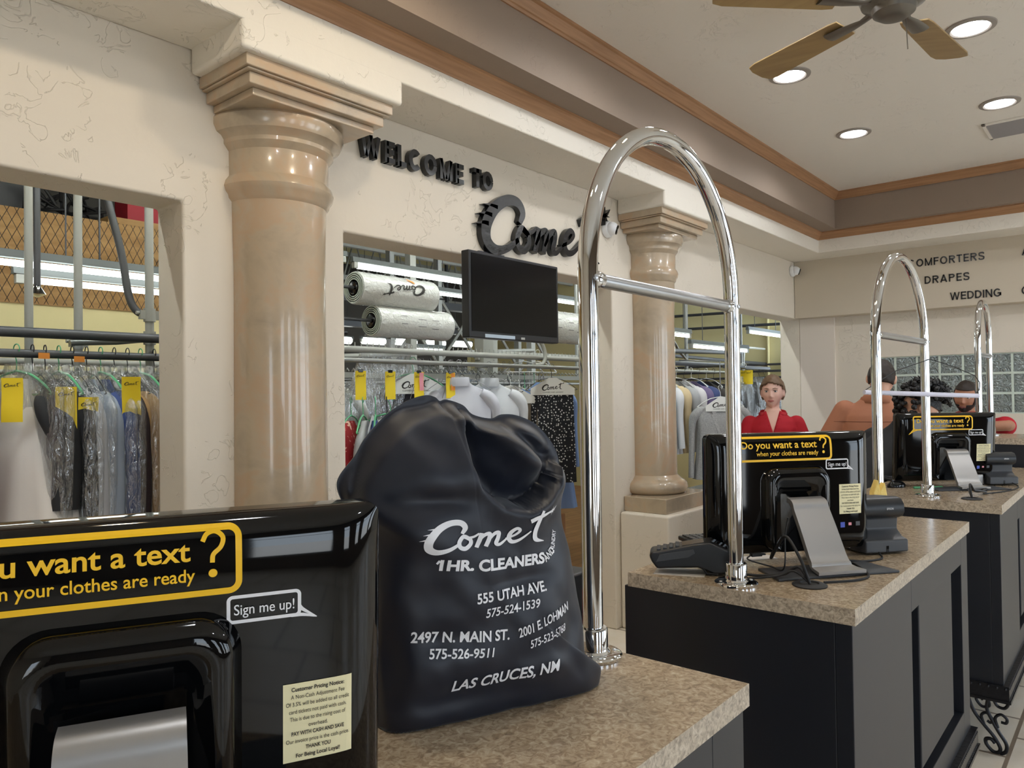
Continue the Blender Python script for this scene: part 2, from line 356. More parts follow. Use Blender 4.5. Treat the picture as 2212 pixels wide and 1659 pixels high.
for i, (a, b) in enumerate(((1.32, 2.03), (4.19, 4.88))):
    mb = MB(); mb.box(a, YF, 2.69, b, YW-0.002, ZS+0.02); struct('trim_%d' % (2+i), mb, M['soffit'], bevel=0.016)
def sweepL(prof, x_end=7.07, y_start=YF, far=1.0):
    """profile (offset into the room, z) swept along the two tray sides with a mitre"""
    m = MB(); n = len(prof); st = []
    for px, py in ((-3, 0), (0, 0), (0, 1)):
        for d, z in prof:
            x = -3 if px else x_end-d*far; y = y_start-d if not py else -3.4
            st.append((x, y, z))
    fs = []
    for i in range(2):
        for k in range(n): fs.append((i*n+k, i*n+(k+1) % n, (i+1)*n+(k+1) % n, (i+1)*n+k))
    fs += [tuple(range(n)), tuple(range(2*n, 3*n))[::-1]]
    return m.add(st, fs)
struct('trim_4', sweepL([(-0.01, 2.898), (0.006, 2.898), (0.010, 2.905), (0.040, 2.945), (0.050, 2.950), (0.050, 2.962), (-0.01, 2.962)]), M['trimwood'])
struct('ceiling_tray', sweepL([(-0.02, 2.962), (0.185, 2.962), (0.185, 3.3), (-0.02, 3.3)], far=0.62), M['tray'])
struct('trim_5', sweepL([(0.18, 3.212), (0.193, 3.212), (0.198, 3.222), (0.204, 3.226), (0.226, 3.262), (0.236, 3.266), (0.236, 3.285), (0.18, 3.285)], far=0.66), M['trimwood'])
mb = MB(); mb.box(-3, -3.4, 3.28, 7.02, 2.12, 3.36); struct('ceiling', mb, M['ceil'])
mb = MB(); mb.box(7.43, -3.4, ZO, 7.6, YW-0.003, 3.1); struct('wall_far', mb, M['beam'], bevel=0.006)
mb = MB(); mb.box(7.6, -3.4, 0, 7.75, 2.29, 1.305).box(7.6, -3.4, 1.825, 7.75, 2.29, 2.6).box(7.6, 1.95, 1.305, 7.75, 2.29, 1.825).box(7.6, -3.4, 1.305, 7.75, -0.6, 1.825)
struct('wall_far_lower', mb, M['wall'])
mb = MB(); mb.box(7.57, 2.29, 0, 7.72, YW-0.002, 2.24); struct('trim_6', mb, M['pale'])
# customer side wall with its street windows, and the wall behind the camera
mb = MB(); xs = [-3.1]+[v for w in WIN_R for v in w]+[7.75]
for k in range(0, len(xs), 2): mb.box(xs[k], -3.6, 0, xs[k+1], -3.4, 3.4)
for a, b in WIN_R: mb.box(a, -3.6, 0, b, -3.4, WIN_Z[0]).box(a, -3.6, WIN_Z[1], b, -3.4, 3.4)
struct('wall_right', mb, M['front'])
mb = MB(); mb.box(9.0, -3.6, -0.1, 9.1, 2.8, 1.75).box(9.0, -3.6, 2.15, 9.1, 2.8, 3.1).box(7.75, -3.6, 3.0, 9.1, 2.8, 3.1).box(7.75, -3.7, -0.1, 9.1, -3.6, 3.1).box(7.75, -3.6, -0.2, 9.1, 2.8, -0.1).box(7.75, 2.7, -0.1, 9.1, 2.8, 3.1); struct('wall_glass_backdrop', mb, M['steel'])  # unseen backdrop box added to dim the glass blocks, slit shaped for glints
for i, (a, b) in enumerate(WIN_R):
    mb = MB(); t = 0.05
    mb.box(a, -3.52, WIN_Z[0], b, -3.46, WIN_Z[0]+t).box(a, -3.52, WIN_Z[1]-t, b, -3.46, WIN_Z[1]).box(a, -3.52, WIN_Z[0], a+t, -3.46, WIN_Z[1]).box(b-t, -3.52, WIN_Z[0], b, -3.46, WIN_Z[1])
    mb.box(a, -3.51, 2.0, b, -3.47, 2.04); struct('window_%d' % (2+i), mb, M['winframe'])
mb = MB(); mb.box(-3.2, -3.6, 0, -3, -2.25, 3.4).box(-3.2, -1.15, 0, -3, 2.82, 3.4).box(-3.2, -2.25, 0, -3, -1.15, 0.6).box(-3.2, -2.25, 2.1, -3, -1.15, 3.4); struct('wall_back', mb, M['wall'])
mb = MB(); mb.box(-40, -40, -0.25, 40, -3.6, -0.15); struct('ground', mb, M['road'])
# storage hall behind the openings
mb = MB(); mb.box(-3, 9.6, 0, 10.4, 9.8, 4.4); struct('wall_hall_back', mb, M['backwall_far'])
mb = MB(); mb.box(10.2, 2.82, 0, 10.4, 9.8, 4.4); struct('wall_hall_right', mb, M['backwall'])
mb = MB(); mb.box(-3, 5.0, 0, 3.0, 5.12, 2.09).box(2.9, 5.12, 0, 3.0, 9.6, 2.09); struct('wall_hall_left', mb, M['backwall'])
mb = MB(); mb.box(-3.1, 2.82, 0, -3, 9.8, 4.4); struct('wall_hall_end', mb, M['backwall'])
mb = MB(); mb.box(-3, 2.82, 4.3, 10.4, 9.8, 4.4); struct('ceiling_hall', mb, M['roof'])
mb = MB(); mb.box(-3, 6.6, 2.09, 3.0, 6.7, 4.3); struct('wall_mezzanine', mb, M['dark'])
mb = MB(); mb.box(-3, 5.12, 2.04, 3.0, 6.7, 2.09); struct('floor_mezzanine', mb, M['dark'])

# ---------------------------------------------------------------- glass block window in the far wall
win = tag(bpy.data.objects.new('window_1', None), 'band of rippled square glass blocks in the far wall', None, None, 'structure'); COL.objects.link(win)
g = MB(); g.box(-0.037, -0.082, -0.076, 0.037, 0.082, 0.076); gm = g.mesh('glass_block')
mo = MB(); z0 = 1.305; PY, PZ = 0.182, 0.1733
ny = 14
for k in range(4): mo.box(7.625, -0.6, z0+k*PZ-0.009, 7.71, 1.95, z0+k*PZ+0.009)
for k in range(ny+1): mo.box(7.624, 1.95-k*PY-0.009, z0, 7.712, 1.95-k*PY+0.009, z0+3*PZ)
mo.build('joint_grid', M['mortar'], win)
gm.materials.append(M['glassblock'])
for a in range(ny):
    for b in range(3):
        o = bpy.data.objects.new('glass_block', gm); COL.objects.link(o); o.parent = win; o.location = (7.665, 1.95-(a+.5)*PY, z0+(b+.5)*PZ)

# ---------------------------------------------------------------- columns
def column(x, y, r, cx, label):
    """engaged column: moulded square capital under the plaster block, shaft, torus base on a plinth and plaster pedestal"""
    t = thing('column', label, 'column', (0, 0, 0), group='marbled columns')
    m = MB()
    for z0, z1, h in ((2.650, 2.692, 0.322), (2.642, 2.650, 0.312), (2.602, 2.642, 0.296), (2.575, 2.602, 0.268)):
        m.box(cx-h, YW-h-0.005, z0, cx+h, YW-0.003, z1)
    m.build('capital', M['stone'], t, bevel=0.005)
    k = r/0.186
    prof = [(0.252, 2.580), (0.262, 2.565), (0.262, 2.54), (0.25, 2.515), (0.232, 2.505), (0.222, 2.49), (0.222, 2.475), (0.212, 2.462), (0.202, 2.45), (0.201, 2.36), (0.204, 2.355), (0.216, 2.34), (0.222, 2.32), (0.216, 2.300), (0.206, 2.288), (0.203, 2.275), (0.192, 2.262)]
    sh = [(a*k, z) for a, z in prof]+[(r*1.0, 2.0), (r*1.01, 1.6), (r*1.02, 1.2), (r*1.02, 0.955)]
    m = MB(); m.lathe(sh[::-1], (x, y, 0), 72); m.build('shaft', M['stone'], t, smooth=32)
    m = MB(); m.lathe([(a*k, z) for a, z in [(0.225, 0.845), (0.240, 0.85), (0.262, 0.865), (0.270, 0.89), (0.262, 0.918), (0.240, 0.935), (0.222, 0.94), (0.214, 0.95), (0.190, 0.97)]], (x, y, 0), 72); m.build('base_torus', M['stone'], t, smooth=40)
    m = MB(); m.box(cx-0.30, YW-0.31, 0.752, cx+0.30, YW-0.003, 0.848); m.build('plinth', M['stone'], t, bevel=0.005)
    m = MB(); m.box(cx-0.355, YW-0.355, 0, cx+0.355, YW-0.002, 0.752); tag(m.build('pedestal', M['wall'], t, bevel=0.016), 'cream plastered pedestal')
    return t
column(1.671, 2.62, 0.186, 1.675, 'large near marbled stone column left of the WELCOME TO letters')
column(4.535, 2.58, 0.163, 4.525, 'farther marbled stone column seen through the first chrome arch')

# ---------------------------------------------------------------- lettering
LOGO = [  # (points, widths, closed) in px of the drawing, y down
    ([(796, 268), (812, 232), (786, 202), (728, 203), (662, 240), (617, 300), (620, 352), (664, 376), (728, 362), (786, 326)], [20, 30, 34, 36, 42, 48, 42, 34, 24, 16], 0),
    ([(676, 236), (642, 234), (604, 236)], [13, 9, 1], 0), ([(646, 266), (616, 264), (582, 269)], [14, 10, 1], 0), ([(628, 296), (600, 296), (565, 304)], [15, 11, 1], 0),
    ([(812, 286), (842, 304), (846, 332), (818, 358), (788, 350), (780, 322), (796, 292)], [24, 22, 24, 26, 24, 24, 24], 1),
    ([(836, 296), (866, 288), (892, 270)], [16, 14, 12], 0),
    ([(906, 268), (896, 310), (880, 356)], [24, 26, 24], 0), ([(884, 330), (918, 284), (950, 274), (950, 300), (932, 352)], [10, 20, 24, 26, 24], 0),
    ([(938, 328), (974, 280), (1004, 270), (1002, 300), (990, 334), (1012, 342), (1060, 306)], [10, 20, 24, 24, 24, 18, 10], 0),
    ([(1046, 312), (1098, 290), (1126, 262), (1106, 248), (1076, 272), (1066, 308), (1086, 332), (1130, 322), (1196, 270)], [12, 14, 18, 20, 24, 26, 24, 18, 8], 0),
    ([(1266, 142), (1240, 220), (1226, 286), (1242, 330), (1304, 346)], [22, 30, 32, 28, 4], 0),
    ([(1184, 206), (1222, 188), (1288, 170), (1352, 150)], [28, 28, 20, 10], 0), ([(1330, 158), (1364, 146), (1392, 121)], [18, 14, 2], 0)]
def logo(m, fn, thick=None):
    """the handwritten sign mark; fn(u, v, d) -> point, u 0..1 across, v up, d out of the surface"""
    def q(x, y): return (x-565)/827, (388-y)/827
    for pts, ws, cl in LOGO:
        if cl: pts = pts+pts[:2]; ws = ws+ws[:2]
        L, R = ribbon(pts, ws, 6); L = [q(*p) for p in L]; R = [q(*p) for p in R]; n = len(L)
        if thick is None:
            m.add([fn(a, b, 0) for a, b in L]+[fn(a, b, 0) for a, b in R], [(i, i+1, n+i+1, n+i) for i in range(n-1)])
        else:
            vs = [fn(a, b, d) for d in (0, thick) for S in (L, R) for a, b in S]
            fs = []
            for i in range(n-1):
                fs += [(i, i+1, n+i+1, n+i), (2*n+i, 3*n+i, 3*n+i+1, 2*n+i+1), (i, 2*n+i, 2*n+i+1, i+1), (n+i, n+i+1, 3*n+i+1, 3*n+i)]
            fs += [(0, n, 3*n, 2*n), (n-1, 3*n-1, 4*n-1, 2*n-1)]
            m.add(vs, fs)
    st = []
    for k in range(16):
        rr = (36 if k % 4 == 0 else 26) if k % 2 == 0 else 9
        st.append(q(1354+rr*math.cos(k*PI/8), 152+rr*math.sin(k*PI/8)))
    c = q(1354, 152)
    for k in range(16):
        a, b = st[k], st[(k+1) % 16]
        if thick is None: m.add([fn(*c, 0), fn(*a, 0), fn(*b, 0)], [(0, 1, 2)])
        else: m.add([fn(*c, 0), fn(*a, 0), fn(*b, 0), fn(*c, thick), fn(*a, thick), fn(*b, thick)], [(0, 2, 1), (3, 4, 5), (1, 2, 5, 4)])
def letter_mesh(ch, h, depth, s):
    """block capital built from strokes of width s (cap height 1), extruded"""
    W_ = {'I': s, 'L': .56, 'E': .60, 'F': .58, 'T': .62, 'W': 1.06+s*.5, 'M': .80+s*.5, 'O': .86, 'C': .80, 'G': .84, 'D': .74, 'R': .72, 'P': .68, 'A': .80, 'N': .74, 'S': .68}[ch]
    w = W_; e = s/2; L = []
    def seg(*p): L.append((list(p), 1))
    def arc(cx, cy, rx, ry, a0, a1): L.append(([(cx+rx*math.cos(math.radians(a0+(a1-a0)*k/14)), cy+ry*math.sin(math.radians(a0+(a1-a0)*k/14))) for k in range(15)], 2))
    if ch in 'LEFDRPNMI': seg((e, 0), (e, 1))
    if ch in 'LE': seg((e, e), (w, e))
    if ch in 'EF': seg((e, 1-e), (w, 1-e)); seg((e, .52), (w*.93, .52))
    if ch == 'T': seg((0, 1-e), (w, 1-e)); seg((w/2, 0), (w/2, 1))
    if ch == 'W':
        for p, q in (((e, 1), (w*.28, 0)), ((w*.28, 0), (w/2, 1)), ((w/2, 1), (w*.72, 0)), ((w*.72, 0), (w-e, 1))): seg(p, q)
    if ch == 'M': seg((w-e, 0), (w-e, 1)); seg((e*.9, 1), (w/2, .02)); seg((w-e*.9, 1), (w/2, .02))
    if ch == 'N': seg((w-e, 0), (w-e, 1)); seg((e, 1), (w-e, 0))
    if ch == 'A': seg((e*.8, 0), (w/2, 1)); seg((w-e*.8, 0), (w/2, 1)); seg((w*.2, .27), (w*.8, .27))
    if ch == 'O': arc(w/2, .5, w/2-e, .52-e, 0, 360)
    if ch in 'CG': arc(w/2, .5, w/2-e, .52-e, 42, 322 if ch == 'C' else 345)
    if ch == 'G': seg((w*.52, .45), (w, .45)); seg((w-e, .45), (w-e, .12))
    if ch == 'D': arc(w*.40, .5, w*.60-e, .5-e, -90, 90); seg((e, e), (w*.41, e)); seg((e, 1-e), (w*.41, 1-e))
    if ch in 'RP': arc(w*.58, .73, w*.42-e, .27-e*.98, -90, 90); seg((e, 1-e), (w*.59, 1-e)); seg((e, .46+e), (w*.59, .46+e))
    if ch == 'R': seg((w*.48, .5), (w-e*.9, 0))
    if ch == 'S': L.append(([(w*.93-e*.5, .76), (w*.78, .96-e*.6), (w*.5, 1.01-e), (w*.2, .93-e*.5), (e*1.1, .74), (w*.22, .57), (w*.55, .49), (w*.86, .38), (w-e*1.05, .24), (w*.80, .06+e*.6), (w*.5, e-.01), (w*.2, .05+e*.6), (e*.5+w*.05, .25)], 6))
    m = MB()
    for pts, n in L:
        A, B = ribbon(pts, [s*(0.8 if ch in 'WM' and n == 1 else 1)]*len(pts), max(1, n//2)); n2 = len(A)
        vs = [Vector((p[0]*h, -d, p[1]*h)) for d in (-0.001, depth) for S in (A, B) for p in S]; fs = []
        for i in range(n2-1): fs += [(i, i+1, n2+i+1, n2+i), (2*n2+i, 3*n2+i, 3*n2+i+1, 2*n2+i+1), (i, 2*n2+i, 2*n2+i+1, i+1), (n2+i, n2+i+1, 3*n2+i+1, 3*n2+i)]
        m.add(vs, fs+[(0, n2, 3*n2, 2*n2), (n2-1, 3*n2-1, 4*n2-1, 2*n2-1)])
    return m, w*h
def wall_word(word, x, y, z, h, depth, offset, right, group, where, gap=0.25, slope=0.0, names=None, length=None):
    """separate letters fixed to a wall; right = unit vector along the reading direction"""
    r = Vector(right); ang = math.atan2(r.y, r.x); items = []; pos = 0
    for ch in word:
        m, w = letter_mesh(ch, h, depth, offset); items.append((ch, m, pos, w)); pos += w+gap*h
    k = 1 if length is None else (length)/(pos-gap*h)
    seen = {}
    for ch, m, p, w in items:
        seen[ch] = seen.get(ch, 0)+1
    cnt = {}
    for i, (ch, m, p, w) in enumerate(items):
        cnt[ch] = cnt.get(ch, 0)+1; extra = ''
        if seen[ch] > 1: extra = ('first ', 'second ', 'third ')[cnt[ch]-1]
        o = m.build('wall_letter', M['letter'], None, smooth=30)
        o.location = (x+r.x*p*k, y+r.y*p*k, z+slope*p*k); o.rotation_euler = (0, 0, ang)
        tag(o, 'black %sletter %s in the word %s %s' % (extra, ch, word, where), 'letter', group, 'thing')
wall_word('WELCOME', 2.068, YW, 2.575, 0.098, 0.032, 0.235, (1, 0, 0), 'WELCOME TO wall letters', 'on the cream wall above the middle opening', gap=0.08, length=0.655)
wall_word('TO', 2.79, YW, 2.585, 0.095, 0.032, 0.235, (1, 0, 0), 'WELCOME TO wall letters', 'on the cream wall above the middle opening', gap=0.06, length=0.150)
FR = (0, -1, 0)
wall_word('COMFORTERS', 7.43, 1.598, 2.612, 0.066, 0.006, 0.165, FR, 'service list letters on the far beam', 'on the far beam', gap=0.14, length=0.585)
wall_word('DRAPES', 7.43, 1.470, 2.452, 0.066, 0.006, 0.165, FR, 'service list letters on the far beam', 'on the far beam', gap=0.14, length=0.345)
wall_word('WEDDING', 7.43, 1.277, 2.290, 0.066, 0.006, 0.165, FR, 'service list letters on the far beam', 'on the far beam', gap=0.14, length=0.375)
wall_word('A', 7.43, 0.752, 2.612, 0.066, 0.006, 0.165, FR, 'service list letters on the far beam', 'at the right edge of the far beam')
wall_word('G', 7.43, 0.760, 2.290, 0.066, 0.006, 0.165, FR, 'service list letters on the far beam', 'at the right edge of the far beam')
mb = MB(); logo(mb, lambda u, v, d: Vector((2.80+u*1.26, YW-d, 2.262+v*1.26*1.06)), 0.035)
tag(mb.build('script_sign', M['letter'], None), 'large black script sign Comet with a star on the wall above the television', 'sign', kind='thing')

# ---------------------------------------------------------------- television, cameras
t = thing('television', 'black flat screen television on a bracket below the script sign', 'television', (2.94, 2.46, 2.005))
m = MB(); m.box(-0.355, -0.02, -0.21, 0.355, 0.03, 0.21); m.build('housing', M['blk'], t, bevel=0.006)
m = MB(); m.box(-0.338, -0.0215, -0.178, 0.338, -0.0200, 0.196); m.build('screen', M['screen'], t)
m = MB(); m.box(-0.245, -0.0225, -0.205, -0.02, -0.0195, -0.188); tag(m.build('spec_sticker', mat('pale_blue_sticker', (176, 192, 206), 0.4), t), 'pale sticker strip')
m = MB(); m.box(0.03, -0.0215, -0.203, 0.06, -0.0200, -0.192); m.build('maker_mark', M['steel'], t)
m = MB(); m.box(-0.12, 0.03, -0.12, 0.12, 0.05, 0.12).box(-0.04, 0.05, -0.03, 0.04, 0.165, 0.04).box(-0.10, 0.145, 0.04, 0.10, 0.16, 0.26); m.build('wall_bracket', M['steeldark'], t)
def dome_camera(loc, rz, tilt, label, s=1.0):
    t = thing('security_camera', label, 'camera', loc, rz, 'white security cameras')
    m = MB(); T = Matrix.Rotation(PI/2, 4, 'X')
    m.lathe([(0.050*s, 0), (0.055*s, 0.006*s), (0.055*s, 0.022*s), (0.046*s, 0.036*s)], n=32, T=T); m.build('mount', M['camwhite'], t, smooth=35)
    R = Matrix.Rotation(tilt, 4, 'X') @ Matrix.Rotation(0.5, 4, 'Z')
    m = MB(); m.ball((0, 0, 0), 0.043*s, n=24, m=14, T=Matrix.Translation((0, -0.044*s, 0)) @ R); m.build('ball', M['camwhite'], t, smooth=60)
    m = MB(); m.lathe([(0.030*s, 0.030*s), (0.030*s, 0.0395*s), (0.026*s, 0.041*s)], n=28, T=Matrix.Translation((0, -0.044*s, 0)) @ R @ Matrix.Rotation(PI/2, 4, 'X')); m.build('lens', M['lens'], t, smooth=35)
dome_camera((4.06, YW, 2.57), 0, 0.35, 'white security camera on the wall left of the farther column')
dome_camera((7.36, YW, 2.69), 0.0, 0.35, 'small white security camera high in the corner by the far beam')

# ---------------------------------------------------------------- ceiling fixtures
LIGHTS = [(4.19, 1.48), (5.43, 1.49), (5.47, 0.65), (4.23, 0.615), (2.95, 1.47), (2.97, 0.62), (1.74, 1.46), (1.74, 0.60), (0.5, 1.46), (0.5, 0.6), (6.3, -0.4), (4.2, -1.3), (1.7, -1.3)]
LAB = {0: 'glowing recessed light nearest the fan, beside its long left blade', 1: 'glowing recessed light nearest the corner of the wooden trim', 2: 'glowing recessed light beside the grey air vent', 3: 'recessed light half hidden behind the right fan blade'}
r0 = None
for i, (x, y) in enumerate(LIGHTS):
    warm = i in (6, 7, 8)
    t = thing('recessed_light', LAB.get(i, 'recessed light %s outside the view overhead' % ('first', 'second', 'third', 'fourth', 'fifth', 'sixth', 'seventh', 'eighth', 'ninth')[i-4] if i > 3 else ''), 'ceiling light', (x, y, 3.28), group='recessed ceiling lights')
    m = MB(); m.lathe([(0.112, 0), (0.110, -0.006), (0.088, -0.010), (0.078, -0.002)], n=40); m.build('trim_ring', M['ring'], t, smooth=40)
    m = MB(); m.lathe([(0.078, -0.002), (0.076, -0.008), (0.05, -0.012), (0.01, -0.013)], n=40); m.build('lens', M['ledwarm'] if warm else M['led'], t, smooth=60)
    l = bpy.data.lights.new('recessed_lamp', 'SPOT'); l.energy = 20 if warm else 18; l.color = (1, 0.86, 0.66) if warm else (0.95, 0.97, 1.0)
    l.spot_size = math.radians(165); l.spot_blend = 0.35; l.shadow_soft_size = 0.05
    o = bpy.data.objects.new('recessed_lamp', l); COL.objects.link(o); o.location = (x, y, 3.25)
t = thing('air_vent', 'grey slatted air vent in the ceiling at the right edge', 'vent', (6.02, 0.60, 3.28))
m = MB(); a, b = 0.19, 0.20
m.box(-a, -b, -0.012, a, -b+0.025, 0).box(-a, b-0.025, -0.012, a, b, 0).box(-a, -b, -0.012, -a+0.025, b, 0).box(a-0.025, -b, -0.012, a, b, 0); m.build('frame', M['ceil'], t, bevel=0.003)
m = MB(); m.box(-a+0.02, -b+0.02, -0.002, a-0.02, b-0.02, 0); m.build('backing', M['steeldark'], t)
for k in range(11):
    m = MB(); x = -a+0.04+k*0.030; m.box(-0.012, -b+0.022, -0.001, 0.012, b-0.022, 0.001, T=Matrix.Translation((x, 0, -0.008)) @ Matrix.Rotation(0.6, 4, 'Y')); m.build('slat', M['ventmetal'], t)
# fan
FX, FY, FZ = 3.13, 0.705, 3.0
t = thing('ceiling_fan', 'wooden bladed ceiling fan with pewter motor at the top of the view', 'fan', (FX, FY, FZ))
m = MB(); m.lathe([(0.02, -0.062), (0.05, -0.058), (0.075, -0.04), (0.08, -0.02), (0.115, 0.0), (0.125, 0.03), (0.11, 0.075), (0.07, 0.10), (0.04, 0.12), (0.014, 0.13)], n=40); m.build('motor', M['fanmetal'], t, smooth=40)
m = MB(); m.tube([(0, 0, 0.12), (0, 0, 0.25)], 0.013); m.build('down_rod', M['fanmetal'], t, smooth=40)
m = MB(); m.lathe([(0.02, 0.235), (0.05, 0.25), (0.065, 0.285), (0.066, 0.298)], n=32); m.build('canopy', M['fanmetal'], t, smooth=40)
m = MB(); m.tube([(0.05, -0.03, -0.05), (0.055, -0.033, -0.17)], 0.0022, 6); m.build('pull_chain', M['fanmetal'], t)
for k in range(5):
    ang = math.radians(66) + k*2*PI/5; R = Matrix.Rotation(ang, 4, 'Z') @ Matrix.Rotation(math.radians(12), 4, 'X')
    m = MB(); out = [(0.22, -0.055), (0.26, -0.062), (0.66, -0.075), (0.70, -0.066), (0.715, -0.03), (0.715, 0.03), (0.70, 0.066), (0.66, 0.075), (0.26, 0.062), (0.22, 0.055)]
    m.prism(out, (0, 0, 0), R.to_3x3() @ Vector((1, 0, 0)), R.to_3x3() @ Vector((0, 1, 0)), R.to_3x3() @ Vector((0, 0, 1)), 0.0, 0.007); bl = m.build('blade', M['fan'], t, bevel=0.002)
    m = MB(); pts = [(0.09, 0, 0.0), (0.14, 0, -0.012), (0.20, 0, -0.010), (0.30, 0, -0.006)]
    m.tube([R @ Vector(p) for p in pts], [0.022, 0.018, 0.03, 0.036], 10, flat=0.3); m.build('blade_bracket', M['fanmetal'], bl, smooth=50)
# ---------------------------------------------------------------- service counters
CT = 1.046
def scroll_leg(parent, x, y, rz, mirror=1):
    m = MB(); k = 0.00029
    def q(L): return [Vector(((a-600)*k*mirror, 0, (1462-b)*k)) for a, b in L]
    for L, w in (([(335, 600), (326, 720), (400, 930), (520, 1090), (640, 1230), (712, 1370), (690, 1440), (620, 1440), (545, 1360), (540, 1290), (600, 1272), (650, 1320)], .0075),
                 ([(540, 600), (572, 700), (560, 850), (620, 1000), (700, 1150), (785, 1290), (782, 1400), (715, 1458)], .0075),
                 ([(575, 700), (590, 800), (500, 830), (428, 740), (470, 695), (512, 735)], .006), ([(770, 590), (828, 690), (780, 790), (690, 780), (645, 690), (690, 668), (742, 705)], .0065),
                 ([(520, 1080), (490, 960), (555, 912), (625, 985), (600, 1040), (560, 1020)], .006), ([(690, 1090), (660, 960), (730, 892), (800, 940), (790, 1000), (730, 1000)], .006)):
        m.tube(spline(q(L), 7), w, 8, T=Matrix.Rotation(PI/2, 4, 'X') @ Matrix.Scale(1, 4) @ Matrix.Rotation(-PI/2, 4, 'X'))
    return m.build('leg', M['iron'], parent, smooth=50, loc=(x, y, 0), rz=rz)
def counter(x0, x1, y0, y1, label, top=CT, legs=True):
    t = thing('service_counter', label, 'counter', (x0, y0, 0), group='service counters'); L = x1-x0; D = y1-y0
    m = MB(); m.use(M['edge']).box(0, 0, top-0.036, L, D, top); m.use(M['counter']).box(0.0012, 0.0012, top-0.01, L-0.0012, D-0.0012, top+0.0004)
    m.build('worktop', None, t)
    zb = 0.318; m = MB()
    m.box(0.006, 0.045, zb, L-0.006, D+0.014, top-0.036)                                  # carcass
    fx = 0.54                                                                              # front: wide stile, panel, narrow stile
    m.box(0.006, 0.008, zb, fx, 0.045, top-0.036).box(L-0.12, 0.008, zb, L-0.006, 0.045, top-0.036)
    m.box(fx, 0.008, top-0.036-0.095, L-0.12, 0.045, top-0.036).box(fx, 0.008, zb, L-0.12, 0.045, zb+0.09)
    m.build('cabinet', M['cab'], t, bevel=0.002)
    m = MB(); m.box(fx+0.105, 0.012, zb+0.13, L-0.27, 0.046, top-0.036-0.096); m.build('front_panel', M['cab'], t, bevel=0.004)
    m = MB(); m.box(-0.008, -0.012, zb-0.055, L+0.008, D+0.02, zb+0.002)
    for k in range(int(L/0.016)):
        for z in (zb-0.006, zb-0.050): m.ball((k*0.016, -0.012, z), 0.0045, n=6, m=4)
    for k in range(int(D/0.03)): m.ball((-0.008, k*0.03, zb-0.008), 0.006, n=6, m=4)
    m.box(-0.012, -0.018, zb-0.066, L+0.012, D+0.02, zb-0.055); m.build('iron_base', M['iron'], t, smooth=40)
    if legs:
        for x, mi in ((0.10, 1), (L-0.10, -1)):
            for y in (0.02, D-0.03): scroll_leg(t, x, y+(0.05 if y < 0.1 else -0.05), -PI/2, 1 if y < 0.1 else -1)
    return t
counter(-0.30, 1.180, 0.500, 1.055, 'nearest service counter with the black laundry bag standing on it')
counter(1.716, 3.092, 0.487, 1.055, 'middle service counter with the card terminal, monitor and printer on it')
counter(3.592, 5.36, 0.450, 1.030, 'farther service counter with the mouse and third monitor on it')
counter(5.42, 5.98, 0.35, 0.95, 'raised counter at the right edge beyond the third monitor', top=1.215, legs=True)

# ---------------------------------------------------------------- chrome garment arches
def arch(p, q, label, z0=CT, z1=None):
    (ax, ay), (bx, by) = p, q; z1 = z0 if z1 is None else z1; d = Vector((bx-ax, by-ay, 0)); L = d.length; u = d/L
    t = thing('chrome_garment_arch', label, 'garment rail', (ax, ay, z0), math.atan2(d.y, d.x), 'chrome garment arches'); R = L/2; zc = 2.062-R-z0
    pts = [(0, 0, 0), (0, 0, zc*0.5)]+[(R-R*math.cos(a), 0, zc+R*math.sin(a)) for a in [PI*k/40 for k in range(41)]]+[(L, 0, zc*0.5), (L, 0, z1-z0)]
    m = MB(); m.tube(pts, 0.0185, 28); m.build('arch_tube', M['chrome'], t, smooth=60)
    zb = 1.730-z0
    m = MB(); m.tube([(0.03, 0, zb), (L-0.03, 0, zb)], 0.0135, 24); m.build('crossbar', M['brushed'], t, smooth=60)
    for x in (0, L):
        s = 1 if x == 0 else -1
        m = MB(); m.ball((x+s*0.022, 0, zb), 0.0175, n=20, m=12).tube([(x+s*0.012, 0, zb), (x+s*0.04, 0, zb)], 0.0155, 20); m.build('crossbar_socket', M['chrome'], t, smooth=60)
        m = MB(); T = Matrix.Translation((x, -0.0185, zb)) @ Matrix.Rotation(PI/2, 4, 'X'); m.lathe([(0.006, -0.001), (0.006, 0.0015), (0.003, 0.003)], n=14, T=T); m.build('screw', M['brushed'], t, smooth=40)
        zz = 0 if x == 0 else z1-z0
        m = MB(); m.lathe([(0.0515, 0.0005), (0.052, 0.006), (0.048, 0.009), (0.030, 0.010), (0.0265, 0.014), (0.0265, 0.050), (0.0245, 0.053), (0.0185, 0.0535)], (x, 0, zz), 36); f = m.build('base_flange', M['chrome'], t, smooth=35)
        for a in (0.9, 2.4, 4.0, 5.6):
            m = MB(); m.ball((x+0.040*math.cos(a), 0.040*math.sin(a), zz+0.0095), 0.0045, 0.0045, 0.002, 10, 6); m.build('flange_screw', M['brushed'], f, smooth=60)
    return t
arch((1.131, 0.770), (1.769, 0.778), 'nearest tall chrome arch standing between the bag counter and the middle counter')
arch((3.045, 0.772), (3.722, 0.743), 'second chrome arch, in front of the far beam, with a pale tube hanging by it')
arch((5.28, 0.766), (5.76, 0.772), 'farthest narrow looking chrome arch at the right edge', CT, 1.215)

